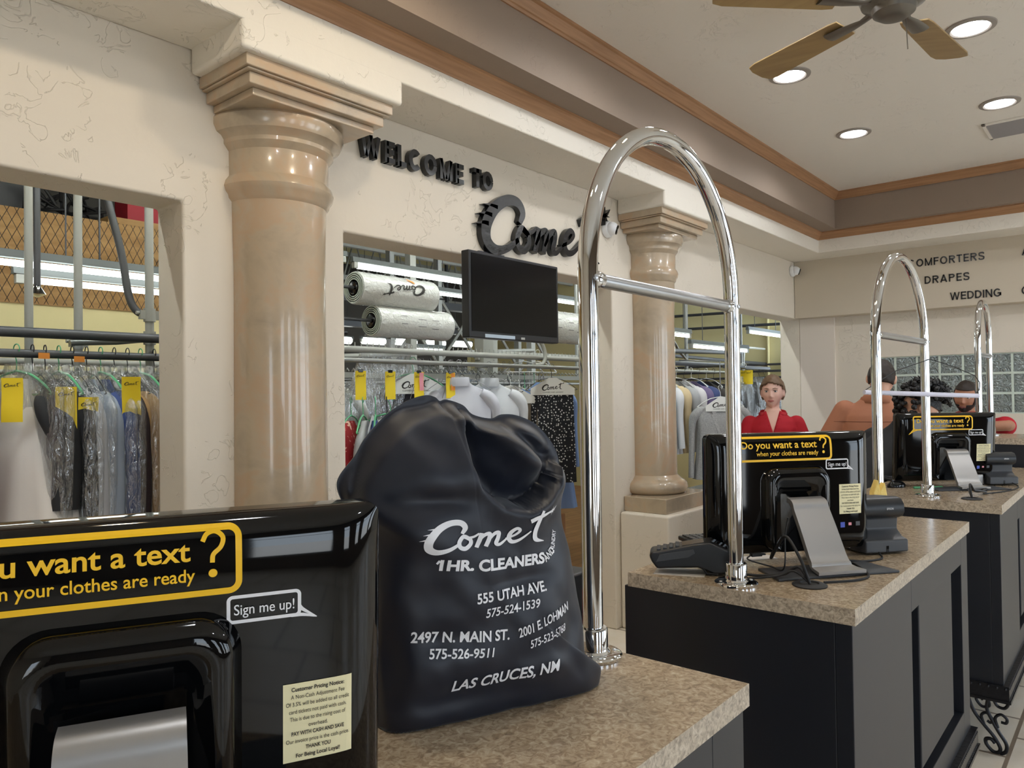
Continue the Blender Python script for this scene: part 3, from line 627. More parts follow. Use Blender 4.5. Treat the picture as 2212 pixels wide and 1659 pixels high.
# ---------------------------------------------------------------- touchscreen monitors
def rr_pt(u, v, a, b, r):
    x, y = u*a, v*b; cx, cy = a-r, b-r
    if abs(x) > cx and abs(y) > cy:
        dx, dy = abs(x)-cx, abs(y)-cy; l = math.hypot(dx, dy)
        if l > r: x = math.copysign(cx+dx*r/l, x); y = math.copysign(cy+dy*r/l, y)
    return x, y
WA, HB = 0.2525, 0.1675
def back_y(x, z):
    """depth of the curved rear shell at x, z (z from the panel centre)"""
    fu = max(0, 1-abs(x/WA)**6); fv = max(0, 1-abs(z/HB)**10)
    e = min(1.0, (WA-abs(x))/0.05); e = e*(2-e)
    return -0.004-0.012*(fu*fv)**0.5-0.020*e*fv**0.5
def rrect(x0, x1, z0, z1, r, n=6):
    out = []
    for cx, cz, a0 in ((x1-r, z1-r, 0), (x0+r, z1-r, PI/2), (x0+r, z0+r, PI), (x1-r, z0+r, 1.5*PI)):
        for k in range(n+1): a = a0+PI/2*k/n; out.append((cx+r*math.cos(a), cz+r*math.sin(a)))
    return out
def subdiv_add(m, vs, fs, fn, step=0.012):
    """add a flat mesh cut into cells and laid on a curved surface by fn(x, z)"""
    bm = bmesh.new(); V = [bm.verts.new((a, b, 0)) for a, b in vs]
    for f in fs:
        try: bm.faces.new([V[i] for i in f])
        except ValueError: pass
    for ax in (0, 1):
        lo = min(v[ax] for v in vs); hi = max(v[ax] for v in vs); c = lo+step*0.5
        while c < hi:
            n = (1, 0, 0) if ax == 0 else (0, 1, 0); p = (c, 0, 0) if ax == 0 else (0, c, 0)
            bmesh.ops.bisect_plane(bm, geom=bm.verts[:]+bm.edges[:]+bm.faces[:], plane_co=p, plane_no=n); c += step
    bm.verts.index_update()
    m.add([fn(v.co.x, v.co.y) for v in bm.verts], [tuple(v.index for v in f.verts) for f in bm.faces]); bm.free()
def frame_outline(x0, x1, z0, z1, r, w, tail=None):
    """ring faces between an outer and an inner rounded rectangle, with an optional tail (edge point a, tip, edge point b)"""
    o = rrect(x0, x1, z0, z1, r, 8); i = rrect(x0+w, x1-w, z0+w, z1-w, max(r-w, 0.002), 8); n = len(o)
    vs = o+i; fs = [(k, (k+1) % n, n+(k+1) % n, n+k) for k in range(n)]
    return vs, fs
NOTICE = [('Customer Pricing Notice:', 1), ('A Non-Cash Adjustment Fee', 0), ('Of 3.5% will be added to all credit', 0), ('card tickets not paid with cash.', 0), ('This is due to the rising cost of', 0), ('overhead.', 0), ('PAY WITH CASH AND SAVE', 1), ('Our invoice price is the cash price.', 0), ('THANK YOU', 1), ('For Being Local Loyal!', 1)]
_mon = {}
def monitor(loc, yaw, tilt, label, extra_mark=True, so=((0, 0), (0, 0), (0, 0))):
    t = thing('touchscreen_monitor', label, 'monitor', loc, yaw, 'touchscreen monitors facing the staff'); key = round(tilt, 4)
    T = Matrix.Translation((0, 0, 0.19)) @ Matrix.Rotation(tilt, 4, 'X')
    m = MB(); NU, NV = 60, 44; vs = []
    us = [math.sin((-1+2*i/NU)*PI/2) for i in range(NU+1)]; vv = [math.sin((-1+2*j/NV)*PI/2) for j in range(NV+1)]
    for v in vv:
        for u in us:
            x, z = rr_pt(u, v, WA, HB, 0.016); vs.append(T @ Vector((x, back_y(x, z), z)))
    fs = [(j*(NU+1)+i, j*(NU+1)+i+1, (j+1)*(NU+1)+i+1, (j+1)*(NU+1)+i) for j in range(NV) for i in range(NU)]
    m.add(vs, fs); m.build('rear_shell', M['gloss'], t, smooth=60)
    ol = rrect(-WA, WA, -HB, HB, 0.016, 6); m = MB(); n = len(ol)
    m.add([T @ Vector((x, d, z)) for d, k in ((-0.0045, 1), (0.004, 1.0), (0.020, 0.995)) for x, z in [(a*k, b*k) for a, b in ol]], [(j*n+i, j*n+(i+1) % n, (j+1)*n+(i+1) % n, (j+1)*n+i) for j in range(2) for i in range(n)]+[tuple(range(2*n, 3*n))])
    m.build('bezel', M['gloss'], t, smooth=40)
    m = MB(); m.box(-0.235, 0.0195, -0.145, 0.235, 0.021, 0.150, T=T); m.build('display', M['screen'], t)
    # housing behind the panel with its stepped plate
    m = MB(); rings = [(0.110, 0.080, -0.205, -0.022, 0.045), (0.100, 0.072, -0.205, -0.046, 0.040), (0.094, 0.066, -0.20, -0.058, 0.036), (0.086, 0.058, -0.195, -0.063, 0.030), (0.074, 0.042, -0.185, -0.064, 0.022), (0.071, 0.039, -0.18, -0.061, 0.020), (0.062, 0.010, -0.17, -0.061, 0.012), (0.059, 0.007, -0.165, -0.057, 0.010)]
    allr = []
    for a, zt, zb, y, r in rings: allr.append([T @ Vector((x, y, z)) for x, z in rrect(-a, a, max(zb, -0.155), zt, r, 8)])
    n = len(allr[0]); m.add([v for rg in allr for v in rg], [(j*n+i, j*n+(i+1) % n, (j+1)*n+(i+1) % n, (j+1)*n+i) for j in range(len(allr)-1) for i in range(n)]+[tuple(range((len(allr)-1)*n, len(allr)*n))])
    m.build('rear_housing', M['gloss'], t, smooth=55)
    # silver arm and dark foot
    prof = [(-0.074, 0.172), (-0.092, 0.167), (-0.100, 0.150), (-0.126, 0.108), (-0.150, 0.066), (-0.170, 0.032), (-0.190, 0.015), (-0.235, 0.0105)]
    P = spline([(0, a, b) for a, b in prof], 5); m = MB(); n = len(P); th = 0.013; hw = []
    for i, p in enumerate(P):
        k = i/(n-1); hw.append(0.052+0.004*k+(0.012*max(0, (k-0.72)/0.28)**2))
    vs = []
    for i, p in enumerate(P):
        a = P[max(0, i-1)]; b = P[min(n-1, i+1)]; tg = (b-a).normalized(); nn = Vector((0, tg.z, -tg.y)); th_i = th if i < n-6 else th*0.6
        for s in (-1, 1):
            vs.append(p+Vector((s*hw[i], 0, 0))); vs.append(p+nn*(-th_i)*(-1 if nn.y > 0 else 1)*-1+Vector((s*hw[i], 0, 0)))
    fs = []
    for i in range(n-1):
        o, q = 4*i, 4*i+4
        fs += [(o, o+2, q+2, q), (o+1, q+1, q+3, o+3), (o, q, q+1, o+1), (o+2, o+3, q+3, q+2)]
    fs += [(0, 1, 3, 2), (4*n-4, 4*n-2, 4*n-1, 4*n-3)]
    m.add(vs, fs); arm = m.build('stand_arm', M['silver'], t, smooth=40)
    m = MB(); m.tube([(-0.040, -0.078, 0.169), (0.040, -0.078, 0.169)], 0.0105, 18); m.build('hinge_cap', M['silver'], arm, smooth=50)
    A, B = Vector((0, -0.1065, 0.139)), Vector((0, -0.1345, 0.092)); dn = (B-A).normalized(); nn = Vector((0, dn.z, -dn.y)); nn = nn if nn.y < 0 else -nn
    def S(u, v, d): return A+Vector((u, 0, 0))+dn*v+nn*(0.004+d)
    m = MB(); m.add([S(a, b, 0.0) for a, b in ((-0.012, 0), (0.012, 0), (0.012, 0.029), (-0.012, 0.029))], [(0, 1, 2, 3)]); mk = m.build('maker_plate', M['blk'], arm)
    m = MB(); vs, fs = fit_text('elo', 0.019, 0.016, offset=-0.01); m.add([S(a-0.0095, 0.026-b*1.15, 0.0006) for a, b in vs], fs); m.add([S(a, b, 0.0006) for a, b in ((-0.0095, 0.004), (-0.003, 0.004), (-0.003, 0.006), (-0.0095, 0.006))], [(0, 1, 2, 3)]); m.build('maker_letters', M['silver'], arm)
    m = MB(); m.prism([(-0.175, 0), (0.175, 0), (0.16, 0.12), (-0.16, 0.12)], (0, -0.225, 0), (1, 0, 0), (0, 1, 0), (0, 0, 1), 0.0005, 0.007); m.build('stand_foot', M['grey'], t, bevel=0.002)
    # decals
    sh = [0.0, 0.0]
    def F(x, z): x += sh[0]; z += sh[1]; return T @ Vector((x, back_y(x, z-0.19)-0.0009, z-0.19))
    def G(x, z): x += sh[0]; z += sh[1]; return T @ Vector((x, back_y(x, z-0.19)-0.0016, z-0.19))
    sh[:] = so[0]
    m = MB(); vs, fs = frame_outline(-0.182, 0.118, 0.276, 0.3455, 0.013, 0.0062); subdiv_add(m, vs, fs, F)
    L, R = ribbon([(-0.176, 0.288), (-0.182, 0.276), (-0.202, 0.256)], [0.006, 0.006, 0.002], 4); m.add([F(*p) for p in L+R], [(i, i+1, len(L)+i+1, len(L)+i) for i in range(len(L)-1)])
    L, R = ribbon([(-0.160, 0.279), (-0.178, 0.272), (-0.202, 0.256)], [0.006, 0.006, 0.002], 4); m.add([F(*p) for p in L+R], [(i, i+1, len(L)+i+1, len(L)+i) for i in range(len(L)-1)])
    def put(s, x0, x1, zb, cap, **k):
        vs, fs = fit_text(s, x1-x0, cap, **k); subdiv_add(m, [(a+x0, b+zb) for a, b in vs], fs, G, 0.02)
    put('Do you want a text', -0.164, 0.070, 0.3125, 0.0195, offset=0.018); put('when your clothes are ready', -0.118, 0.074, 0.292, 0.0125, offset=0.012)
    L, R = ribbon([(0.081, 0.330), (0.085, 0.337), (0.093, 0.339), (0.100, 0.333), (0.098, 0.324), (0.091, 0.317), (0.090, 0.309)], [0.0045]*7, 5); m.add([G(*p) for p in L+R], [(i, i+1, len(L)+i+1, len(L)+i) for i in range(len(L)-1)])
    m.add([G(0.0905+0.0042*math.cos(a), 0.2985+0.0042*math.sin(a)) for a in [2*PI*k/14 for k in range(14)]], [tuple(range(14))])
    tag(m.build('text_message_decal', M['yellowprint'], t), 'yellow speech bubble decal')
    sh[:] = so[1]
    m = MB(); vs, fs = frame_outline(0.097, 0.170, 0.2485, 0.2775, 0.006, 0.0035); subdiv_add(m, vs, fs, F)
    for a in ([(0.168, 0.260), (0.172, 0.255), (0.186, 0.2455)], [(0.160, 0.2500), (0.172, 0.2495), (0.186, 0.2455)]):
        L, R = ribbon(a, [0.0035, 0.0035, 0.001], 4); m.add([F(*p) for p in L+R], [(i, i+1, len(L)+i+1, len(L)+i) for i in range(len(L)-1)])
    put('Sign me up!', 0.104, 0.163, 0.2575, 0.0105, offset=0.006); tag(m.build('sign_up_decal', M['white'], t), 'white speech bubble decal')
    sh[:] = so[2]
    m = MB(); subdiv_add(m, [(0.139, 0.121), (0.211, 0.121), (0.211, 0.205), (0.139, 0.205)], [(0, 1, 2, 3)], F); pn = m.build('pricing_notice', M['paper'], t)
    m = MB(); wid = [0.055, 0.056, 0.066, 0.060, 0.058, 0.020, 0.055, 0.066, 0.026, 0.046]
    for k, (s, b) in enumerate(NOTICE):
        w = wid[k]; put(s, 0.175-w/2, 0.175+w/2, 0.1965-k*0.0079, 0.0042, offset=0.02 if b else 0.0)
    m.build('notice_text', M['ink'], pn)
    if extra_mark:
        m = MB(); m.use(mat('blue_sticker', (70, 90, 190), 0.4)).add([F(*p) for p in ((0.142, 0.083), (0.156, 0.083), (0.156, 0.098), (0.142, 0.098))], [(0, 1, 2, 3)]).use(M['pink']).add([F(*p) for p in ((0.168, 0.088), (0.178, 0.088), (0.178, 0.096), (0.168, 0.096))], [(0, 1, 2, 3)]).use(M['grey']).add([F(*p) for p in ((0.192, 0.086), (0.206, 0.086), (0.206, 0.098), (0.192, 0.098))], [(0, 1, 2, 3)])
        m.build('info_sticker', None, t)
    return t
monitor((0.3298, 0.7873, CT), math.radians(-26.29), math.radians(3.82), 'nearest black touchscreen monitor, cut off by the left edge, beside the laundry bag', False, ((-0.013, 0.0045), (-0.007, 0.0), (0.0056, -0.028)))
monitor((2.1267, 0.7781, CT), math.radians(-37.07), math.radians(0.47), 'black touchscreen monitor on the middle counter behind the card terminal', so=((0, 0.004), (0, 0.004), (0, 0.004)))
monitor((4.2096, 0.7616, CT), math.radians(-47.52), math.radians(3.7), 'farthest black touchscreen monitor, below the pale hanging tube')
# ---------------------------------------------------------------- laundry bag
BTH = math.radians(-22.7)
OUT = [(-0.153, -0.05), (-0.10, -0.055), (0.0, -0.055), (0.097, -0.055), (0.19, -0.05), (0.217, -0.030), (0.226, 0.010), (0.199, 0.025), (0.189, 0.087), (0.177, 0.158), (0.164, 0.221), (0.151, 0.276), (0.148, 0.322), (0.153, 0.360), (0.142, 0.391), (0.112, 0.424), (0.078, 0.440), (0.049, 0.443), (0.029, 0.437), (-0.002, 0.444), (-0.019, 0.459), (-0.046, 0.468), (-0.057, 0.466), (-0.065, 0.472), (-0.081, 0.475), (-0.109, 0.467), (-0.142, 0.447), (-0.174, 0.414), (-0.190, 0.388), (-0.211, 0.363), (-0.216, 0.345), (-0.208, 0.322), (-0.195, 0.300), (-0.186, 0.27), (-0.184, 0.210), (-0.182, 0.110), (-0.18, 0.042), (-0.175, -0.02)]
OUTS = [(p.x, p.y) for p in spline([(a, b, 0) for a, b in OUT], 6, True)]
BC = (-0.02, 0.20)
ANG = sorted((math.atan2(z-BC[1], x-BC[0]), math.hypot(x-BC[0], z-BC[1])) for x, z in OUTS)
def bag_rho(x, z):
    a = math.atan2(z-BC[1], x-BC[0]); d = math.hypot(x-BC[0], z-BC[1]); lo, hi = 0, len(ANG)-1
    if a <= ANG[0][0] or a >= ANG[-1][0]: R = ANG[0][1]
    else:
        while hi-lo > 1:
            mid = (lo+hi)//2
            if ANG[mid][0] <= a: lo = mid
            else: hi = mid
        k = (a-ANG[lo][0])/max(ANG[hi][0]-ANG[lo][0], 1e-9); R = ANG[lo][1]*(1-k)+ANG[hi][1]*k
    return min(d/R, 1.0)
def poly_dist(x, z, P):
    best = 9; sgn = 0; tt = 0; n = len(P)-1
    for i in range(n):
        ax, az = P[i]; bx, bz = P[i+1]; dx, dz = bx-ax, bz-az; k = max(0, min(1, ((x-ax)*dx+(z-az)*dz)/(dx*dx+dz*dz)))
        d = math.hypot(x-ax-k*dx, z-az-k*dz)
        if d < best: best = d; sgn = 1 if dx*(z-az)-dz*(x-ax) > 0 else -1; tt = (i+k)/n
    return best, sgn, tt
CREASE = [(-0.028, 0.452), (-0.034, 0.416), (-0.032, 0.376), (-0.021, 0.345), (0.009, 0.318), (0.048, 0.309), (0.08, 0.319), (0.108, 0.340)]
RIDGE = [(-0.010, 0.437), (0.026, 0.411), (0.057, 0.382), (0.084, 0.358), (0.110, 0.350)]
def sm(x): x = max(0, min(1, x)); return x*x*(3-2*x)
def bag_front(x, z):
    r = bag_rho(x, z); y = -0.092*(1-r**2.6)**0.55
    d, s, t = poly_dist(x, z, CREASE)                                    # the big fold: full lobe on the left, hollow to the right
    fade = sm(t*6)*1.0
    if s > 0: y += 0.062*math.exp(-(d/0.042)**2)*(0.5+0.5*fade)*(1-0.2*t)
    else: y += -0.014*math.exp(-(d/0.03)**2)*(1-sm(d/0.09))+0.062*math.exp(-(d/0.006)**2)*(0.5+0.5*fade)*(1-0.2*t)
    d, s, t = poly_dist(x, z, RIDGE); y -= 0.030*math.exp(-(d/0.020)**2)*sm((1-t)*2.5+0.1)
    d, s, t = poly_dist(x, z, [(0.045, 0.424), (0.075, 0.400), (0.104, 0.382), (0.126, 0.376)]); y += 0.026*math.exp(-(d/0.013)**2)
    d, s, t = poly_dist(x, z, [(-0.062, 0.474), (-0.080, 0.461), (-0.104, 0.458), (-0.122, 0.462)]); y += 0.030*math.exp(-(d/0.008)**2)*(1-0.5*t)
    d, s, t = poly_dist(x, z, [(-0.199, 0.330), (-0.196, 0.350), (-0.186, 0.380), (-0.172, 0.410)]); y += 0.022*math.exp(-(d/0.006)**2)*sm((1-t)*2)
    for cx, cz, ax, az, h in ((-0.082, 0.13, 0.05, 0.028, 0.016), (-0.10, 0.19, 0.03, 0.04, 0.012), (-0.12, 0.28, 0.035, 0.03, -0.010), (-0.09, 0.36, 0.05, 0.045, -0.012), (0.07, 0.06, 0.06, 0.02, -0.008), (-0.085, 0.325, 0.05, 0.014, 0.012), (0.13, 0.10, 0.02, 0.05, 0.008), (-0.06, 0.04, 0.08, 0.02, 0.010), (0.03, 0.20, 0.05, 0.012, 0.006), (-0.155, 0.10, 0.02, 0.05, 0.012)):
        y += h*math.exp(-((x-cx)/ax)**2-((z-cz)/az)**2)
    y += 0.006*noise.noise(Vector((x*14, z*11, 3.1)))+0.0035*noise.noise(Vector((x*30+z*12, z*26, 7.7)))
    edge = sm((1-r)*9)
    return y*edge+(-0.008*(1-edge))*0
def bag_back(x, z):
    r = bag_rho(x, z); return 0.085*(1-r**2.4)**0.55+0.006*noise.noise(Vector((x*14, z*11, 9.1)))*sm((1-r)*9)
bag = thing('laundry_bag', 'full black satin drawstring laundry bag with white printing on the nearest counter', 'bag', (0.859, 0.803, CT), BTH)
m = MB(); NB = len(OUTS); NR = 64
for side, fn in ((0, bag_front), (1, bag_back)):
    vs = [Vector((BC[0], fn(*BC), BC[1]))]; fs = []
    for j in range(1, NR+1):
        rho = math.sin(j/NR*PI/2)**0.9
        for x, z in OUTS:
            px, pz = BC[0]+(x-BC[0])*rho, BC[1]+(z-BC[1])*rho
            yy = 0 if j == NR else fn(px, pz); vs.append(Vector((px, yy, max(pz, 0.001))))
    for k in range(NB): fs.append((0, 1+k, 1+(k+1) % NB))
    for j in range(NR-1):
        for k in range(NB): fs.append((1+j*NB+k, 1+(j+1)*NB+k, 1+(j+1)*NB+(k+1) % NB, 1+j*NB+(k+1) % NB))
    m.add(vs, fs)
o = m.build('bag_body', M['bag'], bag, smooth=80)
bm = bmesh.new(); bm.from_mesh(o.data); bmesh.ops.remove_doubles(bm, verts=bm.verts, dist=0.0002); bmesh.ops.recalc_face_normals(bm, faces=bm.faces); bm.to_mesh(o.data); bm.free(); o.data.polygons.foreach_set('use_smooth', [True]*len(o.data.polygons))
def BG(x, z): return Vector((x, bag_front(x, z)-0.0016, z))
mp = MB()
a = Vector((-0.127, 0.2535)); b = Vector((0.101, 0.2415)); r = (b-a); U = Vector((-r.y, r.x))
logo(mp, lambda u, v, d: BG(a.x+r.x*u+U.x*v*0.84, a.y+r.y*u+U.y*v*0.84))
mp.build('printed_script', M['white'], bag)
def bag_text(s, p, q, h, curve=0.0, **k):
    mp = MB()
    p = Vector(p); q = Vector(q); d = q-p; L = d.length; d /= L; n = Vector((-d.y, d.x)); vs, fs = fit_text(s, L, h, **k)
    subdiv_add(mp, [(p.x+d.x*x+n.x*(y+curve*x*x), p.y+d.y*x+n.y*(y+curve*x*x)) for x, y in vs], fs, BG, 0.008)
    mp.build('printed_line', M['white'], bag)
L_, R_ = ribbon([(-0.0975, 0.2375), (-0.0935, 0.2420)], [0.003, 0.004], 3); mf_ = MB(); mf_.add([BG(*p) for p in L_+R_], [(i, i+1, len(L_)+i+1, len(L_)+i) for i in range(len(L_)-1)]); mf_.build('printed_line', M['white'], bag)
bag_text('1HR.', (-0.094, 0.2285), (-0.044, 0.2245), 0.0150, offset=0.045); bag_text('CLEANERS', (-0.037, 0.2225), (0.078, 0.2195), 0.0158, offset=0.04); bag_text('AND', (0.081, 0.2195), (0.101, 0.232), 0.0115, offset=0.02); bag_text('LAUNDRY', (0.0995, 0.230), (0.110, 0.262), 0.009, offset=0.015)
bag_text('555 UTAH AVE.', (-0.040, 0.176), (0.078, 0.179), 0.0142, offset=0.024); bag_text('575-524-1539', (-0.026, 0.154), (0.064, 0.157), 0.0125, offset=0.015, shear=0.15)
bag_text('2497 N. MAIN ST.', (-0.131, 0.128), (0.012, 0.117), 0.0148, offset=0.025); bag_text('575-526-9511', (-0.108, 0.105), (-0.014, 0.097), 0.0125, offset=0.02, shear=0.12)
bag_text('2001 E. LOHMAN', (0.028, 0.117), (0.127, 0.139), 0.0138, offset=0.018, shear=0.1); bag_text('575-523-6768', (0.047, 0.098), (0.118, 0.110), 0.0120, offset=0.012, shear=0.15)
bag_text('LAS CRUCES, NM', (-0.074, 0.052), (0.099, 0.056), 0.0170, offset=0.024, shear=0.15)

# ---------------------------------------------------------------- small equipment on the counters
def card_terminal(loc, rz, label):
    t = thing('card_terminal', label, 'card reader', loc, rz)
    side = [(-0.098, 0.030), (-0.105, 0.046), (-0.098, 0.056), (-0.080, 0.058), (0.005, 0.077), (0.050, 0.084), (0.098, 0.064), (0.110, 0.045), (0.106, 0.022), (0.092, 0.004), (0.060, 0.002), (0.020, 0.018), (-0.060, 0.014), (-0.085, 0.012)]
    m = MB(); m.prism(side, (0, 0, 0), (1, 0, 0), (0, 0, 1), (0, 1, 0), -0.040, 0.040); m.build('body', M['blk'], t, bevel=0.007)
    m = MB(); m.prism([(0.052, 0.0845), (0.094, 0.066), (0.094, 0.068), (0.052, 0.0865)], (0, 0, 0), (1, 0, 0), (0, 0, 1), (0, 1, 0), -0.028, 0.028); m.build('paper_cover', M['gloss'], t)
    m = MB(); m.prism([(-0.02, 0.0715), (0.035, 0.082), (0.035, 0.083), (-0.02, 0.0725)], (0, 0, 0), (1, 0, 0), (0, 0, 1), (0, 1, 0), -0.028, 0.028); m.build('display', M['screen'], t)
    for i in range(4):
        for j in range(3):
            m = MB(); x = -0.085+i*0.016; m.box(x, -0.026+j*0.019, 0.056+(i*0.0028), x+0.010, -0.012+j*0.019, 0.0625+(i*0.0035)); m.build('key', M['grey'], t, bevel=0.0015)
    m = MB(); m.prism([(-0.088, 0.030), (-0.005, 0.044), (0.012, 0.055), (0.008, 0.066), (-0.078, 0.050)], (0, 0, 0), (1, 0, 0), (0, 0, 1), (0, 1, 0), -0.0415, -0.039); m.build('side_grip', M['grey'], t, bevel=0.001)
    m = MB(); m.tube([(0.030, -0.036, 0.02), (0.042, -0.038, 0.004), (0.070, -0.038, 0.0035)], 0.003, 8); m.build('foot', M['rubber'], t)
    return t
card_terminal((1.815, 0.925, CT+0.0025), math.radians(-62), 'black card payment terminal on the corner of the middle counter')
def slab(name, loc, rz, w, d, h, m_, label, cat, bevel=0):
    m = MB(); m.box(-w/2, -d/2, 0, w/2, d/2, h); o = m.build(name, M[m_] if isinstance(m_, str) else m_, None, bevel=bevel, loc=loc, rz=rz); return tag(o, label, cat, None, 'thing')
slab('receipt', (1.80, 0.945, CT+0.0006), math.radians(-70), 0.13, 0.085, 0.0008, 'whitepaper', 'pale printed receipt lying under the card terminal', 'paper')
def receipt_printer(loc, rz, label, s=1.0):
    """upright printer seen from its back: rounded head, waist, wide foot"""
    t = thing('receipt_printer', label, 'printer', loc, rz, 'receipt printers on the counters')
    side = [(-0.085, 0.006), (-0.085, 0.042), (-0.060, 0.048), (-0.040, 0.066), (-0.043, 0.098), (-0.062, 0.106), (-0.068, 0.120), (-0.066, 0.140), (-0.055, 0.154), (-0.035, 0.158), (0.060, 0.150), (0.068, 0.14), (0.068, 0.004), (-0.02, 0.004)]
    m = MB(); m.prism([(a*s, b*s) for a, b in side], (0, 0, 0), (0, 1, 0), (0, 0, 1), (1, 0, 0), -0.070*s, 0.070*s); m.build('body', M['grey'], t, bevel=0.005)
    m = MB(); P = [(-0.0445, 0.0985), (-0.063, 0.1065), (-0.0695, 0.120), (-0.0675, 0.141), (-0.056, 0.1555), (-0.035, 0.1595), (0.058, 0.1515), (0.058, 0.1505), (-0.035, 0.1578), (-0.044, 0.12)]
    m.prism([(a*s, b*s) for a, b in P], (0, 0, 0), (0, 1, 0), (0, 0, 1), (1, 0, 0), -0.071*s, 0.071*s); m.build('lid', M['blk'], t, smooth=50)
    m = MB(); vs, fs = fit_text('EPSON', 0.022*s, 0.006*s, offset=0.02); m.add([Vector((x+0.012*s, -0.0692*s-0.0012, y+0.126*s)) for x, y in vs], fs); m.build('maker_letters', M['silver'], t)
    m = MB(); m.box(-0.004*s, -0.0858*s, 0.008*s, 0.004*s, -0.0845*s, 0.026*s); m.build('cable_slot', M['lens'], t)
    m = MB(); m.box(-0.0712*s, -0.015*s, 0.010*s, -0.0700*s, 0.040*s, 0.055*s); m.use(M['ink'])
    for k in range(5): m.box(-0.0716*s, (-0.010+k*0.009)*s, (0.016+(k % 3)*0.011)*s, -0.0711*s, (-0.005+k*0.009)*s, (0.020+(k % 3)*0.011)*s)
    m.build('rating_label', M['whitepaper'], t)
    return t
receipt_printer((2.395, 0.640, CT), math.radians(-38), 'charcoal receipt printer right of the middle monitor', 1.0)
receipt_printer((4.40, 0.585, CT), math.radians(-50), 'grey receipt printer half hidden behind the farthest monitor', 1.0)
def mouse(loc, rz, label):
    t = thing('computer_mouse', label, 'mouse', loc, rz)
    m = MB(); m.ball((0, 0, 0.006), 0.030, 0.052, 0.028, 24, 14)
    m.v = [(a, b, max(c, 0.0005)) for a, b, c in m.v]; m.build('shell', M['gloss'], t, smooth=50)
    m = MB(); m.tube([(-0.003, 0.022, 0.031), (0.003, 0.022, 0.031)], 0.006, 14); m.build('wheel', M['grey'], t, smooth=40)
mouse((1.985, 0.940, CT), math.radians(20), 'black computer mouse behind the first chrome arch foot')
mouse((3.985, 0.930, CT), math.radians(60), 'black computer mouse left of the farthest monitor')
def keyboard(loc, rz, label):
    t = thing('keyboard', label, 'keyboard', loc, rz)
    m = MB(); m.box(-0.20, -0.065, 0, 0.20, 0.065, 0.014); m.build('case', M['blk'], t, bevel=0.004)
    for j in range(5):
        m = MB()
        for i in range(17): m.box(-0.19+i*0.0225, -0.055+j*0.0225, 0.013, -0.172+i*0.0225, -0.037+j*0.0225, 0.019)
        m.build('key_row', M['grey'], t)
keyboard((2.31, 0.985, CT), math.radians(-37), 'black keyboard tucked behind the middle monitor')
keyboard((4.40, 0.90, CT), math.radians(-48), 'black keyboard under the farthest monitor')
def scanner_stand(loc, rz, label):
    t = thing('scanner_stand', label, 'scanner', loc, rz)
    m = MB(); m.prism([(-0.038, 0), (0.038, 0), (0.034, 0.055), (-0.036, 0.055)], (0, -0.03, 0), (1, 0, 0), (0, 0, 1), (0, 1, 0), 0, 0.05); m.build('body', M['silver'], t, bevel=0.010)
    m = MB(); m.box(-0.046, 0.0, 0, -0.030, 0.05, 0.05); m.build('cheek', M['blk'], t, bevel=0.006)
scanner_stand((2.315, 0.742, CT), math.radians(-38), 'small silver scanner stand below the middle monitor beside the printer')
scanner_stand((4.31, 0.655, CT), math.radians(-48), 'small pale scanner stand below the farthest monitor')
m = MB(); m.prism([(0, 0), (0.055, 0.01), (0.060, 0.075), (0.048, 0.145), (0.030, 0.118), (0.022, 0.155), (0.004, 0.110)], (0, 0, 0), (1, 0, 0), (0, 0, 1), (0, 1, 0), 0, 0.03)
tag(m.build('paper_envelope', mat('yellow_envelope', (236, 208, 120), 0.6, bump=(40, .6, .01)), None, bevel=0.004, loc=(2.86, 0.745, CT), rz=math.radians(-45)), 'crumpled yellow envelope standing against the second arch', 'envelope', None, 'thing')
def cable(pts, r, label, name='cable', mt='rubber'):
    m = MB(); m.tube(spline(pts, 8), r, 8); return tag(m.build(name, M[mt], None, smooth=60), label, 'cable', None, 'thing')
def grommet(x, y, label):
    m = MB(); m.lathe([(0.040, 0), (0.041, 0.003), (0.036, 0.006), (0.022, 0.0075), (0.02, 0.004)], (0, 0, 0), 36); tag(m.build('cable_grommet', M['rubber'], None, smooth=40, loc=(x, y, CT)), label, 'grommet', None, 'thing')
grommet(1.862, 0.632, 'round black cable grommet at the foot of the middle monitor')
grommet(3.730, 0.575, 'round black cable grommet at the foot of the farthest monitor')
z = CT+0.004
cable([(1.862, 0.632, CT+0.006), (1.868, 0.655, CT+0.06), (1.90, 0.70, CT+0.105), (1.935, 0.735, CT+0.075), (1.975, 0.77, CT+0.03), (2.05, 0.79, CT+0.04)], 0.004, 'thick black cable rising from the grommet beside the silver stand')
cable([(1.862, 0.632, CT+0.006), (1.868, 0.66, CT+0.04), (1.87, 0.70, CT+0.016), (1.85, 0.76, CT+0.009), (1.83, 0.82, CT+0.013), (1.84, 0.86, CT+0.010)], 0.0035, 'black cable arching left from the grommet towards the card terminal')
cable([(1.862, 0.632, CT+0.007), (1.862, 0.67, CT+0.03), (1.85, 0.71, CT+0.014), (1.81, 0.79, z), (1.79, 0.835, z)], 0.003, 'thin black cable lying beside the first arch flange')
cable([(2.30, 0.585, CT+0.012), (2.262, 0.570, z), (2.20, 0.60, z), (2.14, 0.64, CT+0.012), (2.12, 0.60, CT+0.010), (2.04, 0.545, z), (1.97, 0.555, z), (1.90, 0.610, z)], 0.003, 'black cable looping from the printer around the stand foot')
cable([(2.24, 0.72, z), (2.20, 0.66, CT+0.012), (2.15, 0.645, CT+0.028), (2.11, 0.66, CT+0.018), (2.10, 0.63, CT+0.012)], 0.003, 'tangled black cable knot right of the silver stand')
